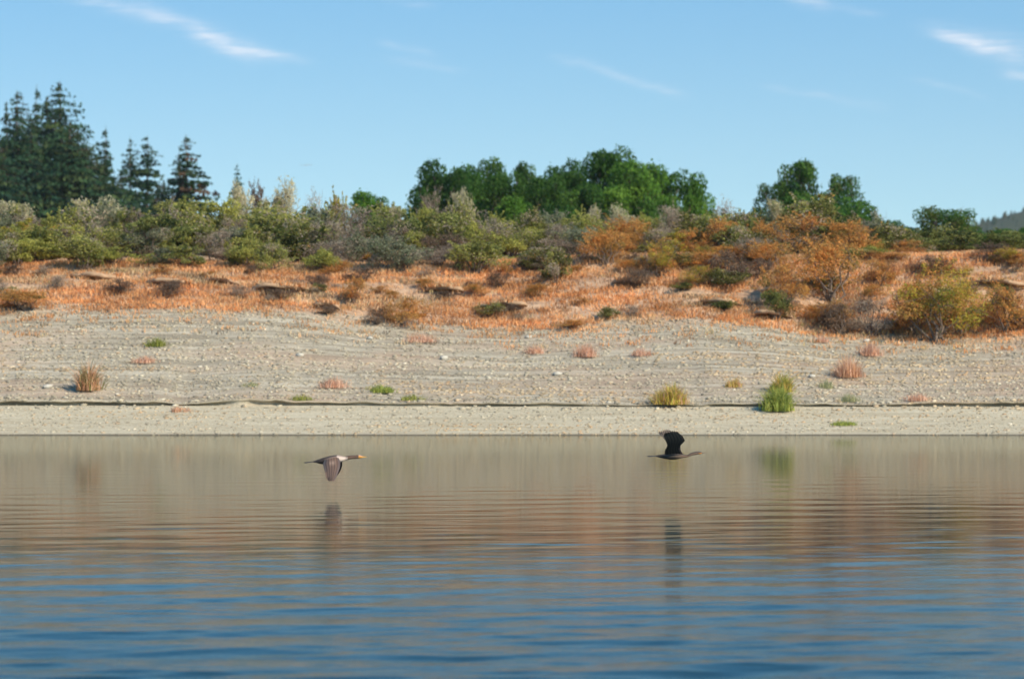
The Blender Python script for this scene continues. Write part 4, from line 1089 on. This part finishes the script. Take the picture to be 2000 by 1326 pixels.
def wc2(t, c):
    if c < 0.13 and t < 0.3: return (0.16, 0.10, 0.085)
    b = lerp3((0.036, 0.029, 0.022), (0.13, 0.095, 0.07), (t - .45) * 1.7)
    k = 0.5 if int(c * 36) % 6 // 2 == 0 else 1.15
    return tuple(q * k for q in b)
w2n = ([(985, 640, -40), (935, 560, -130), (925, 470, -220), (1008, 375, -300), (960, 290, -370), (880, 222, -430)],
       [(640, 640, -45), (640, 560, -130), (690, 470, -220), (650, 375, -300), (620, 300, -360), (640, 235, -420)])
w2f = ([(985, 640, 40), (945, 560, 130), (930, 470, 220), (985, 385, 300), (900, 300, 370), (780, 215, 430)],
       [(650, 640, 45), (660, 560, 130), (700, 480, 220), (680, 400, 300), (610, 310, 360), (560, 240, 420)])
cormorant(850, 660, 1230, 820,
    [(480, 655, 676), (560, 642, 700), (640, 628, 716), (720, 614, 730), (800, 604, 736), (880, 604, 727), (950, 616, 708), (1020, 640, 694), (1070, 648, 686), (1100, 622, 674), (1140, 602, 662), (1190, 590, 650), (1240, 580, 642), (1280, 578, 634), (1312, 586, 630), (1330, 594, 624)],
    ((318, 664), (520, 662)), ((1318, 607, 32), (1408, 604)), (w2n, w2f), col2,
    'black cormorant with both wings raised high, the leading bird of two', (None, (0.20, 0.15, 0.10)), (1290, 600, 7), wingcol=wc2)

# far gliding bird in the sky
def far_bird():
    Y = 300.0; s = Y / FPX; root = empty('gliding_bird', PX(598, 323, Y))
    prof = [(-5, -.2, .4), (-3, -.7, .8), (0, -1.0, 1.0), (3, -.8, .7), (5, -.4, .2)]
    g = (0.30, 0.28, 0.27)
    b = obj('body', loft('gliding_bird_body', prof, M_feather, lambda x, q: g, lambda x: 1.0, 8), root); b.scale = (s * .8, s * .8, s * .8); b.rotation_euler = (0, 0, 1.2)
    for sd in (-1, 1):
        V = []; n = 9
        for i in range(n):
            f = i / (n - 1); x = sd * (1 + 11 * f); z = 1.6 * math.sin(f * 2.2) - 1.6 * f * f; ch = 2.6 * (1 - f * .85)
            V += [(x, -ch * .4 + f * 2, z + .3), (x, ch * .6 + f * 2, z + .1), (x, ch * .6 + f * 2, z - .1), (x, -ch * .4 + f * 2, z - .3)]
        F = [(i * 4 + j, i * 4 + (j + 1) % 4, i * 4 + 4 + (j + 1) % 4, i * 4 + 4 + j) for i in range(n - 1) for j in range(4)] + [(0, 1, 2, 3), (n * 4 - 1, n * 4 - 2, n * 4 - 3, n * 4 - 4)]
        o = obj('wing', mesh_np('gliding_bird_wing', V, np.array(F), M_feather, np.tile(g, (len(V), 1))), root); o.scale = (s, s, s)
    tag(root, 'tiny far bird gliding in the blue sky above the bushes', 'bird')
far_bird()
# scatter prototypes that nothing used are never created: every proto is itself placed
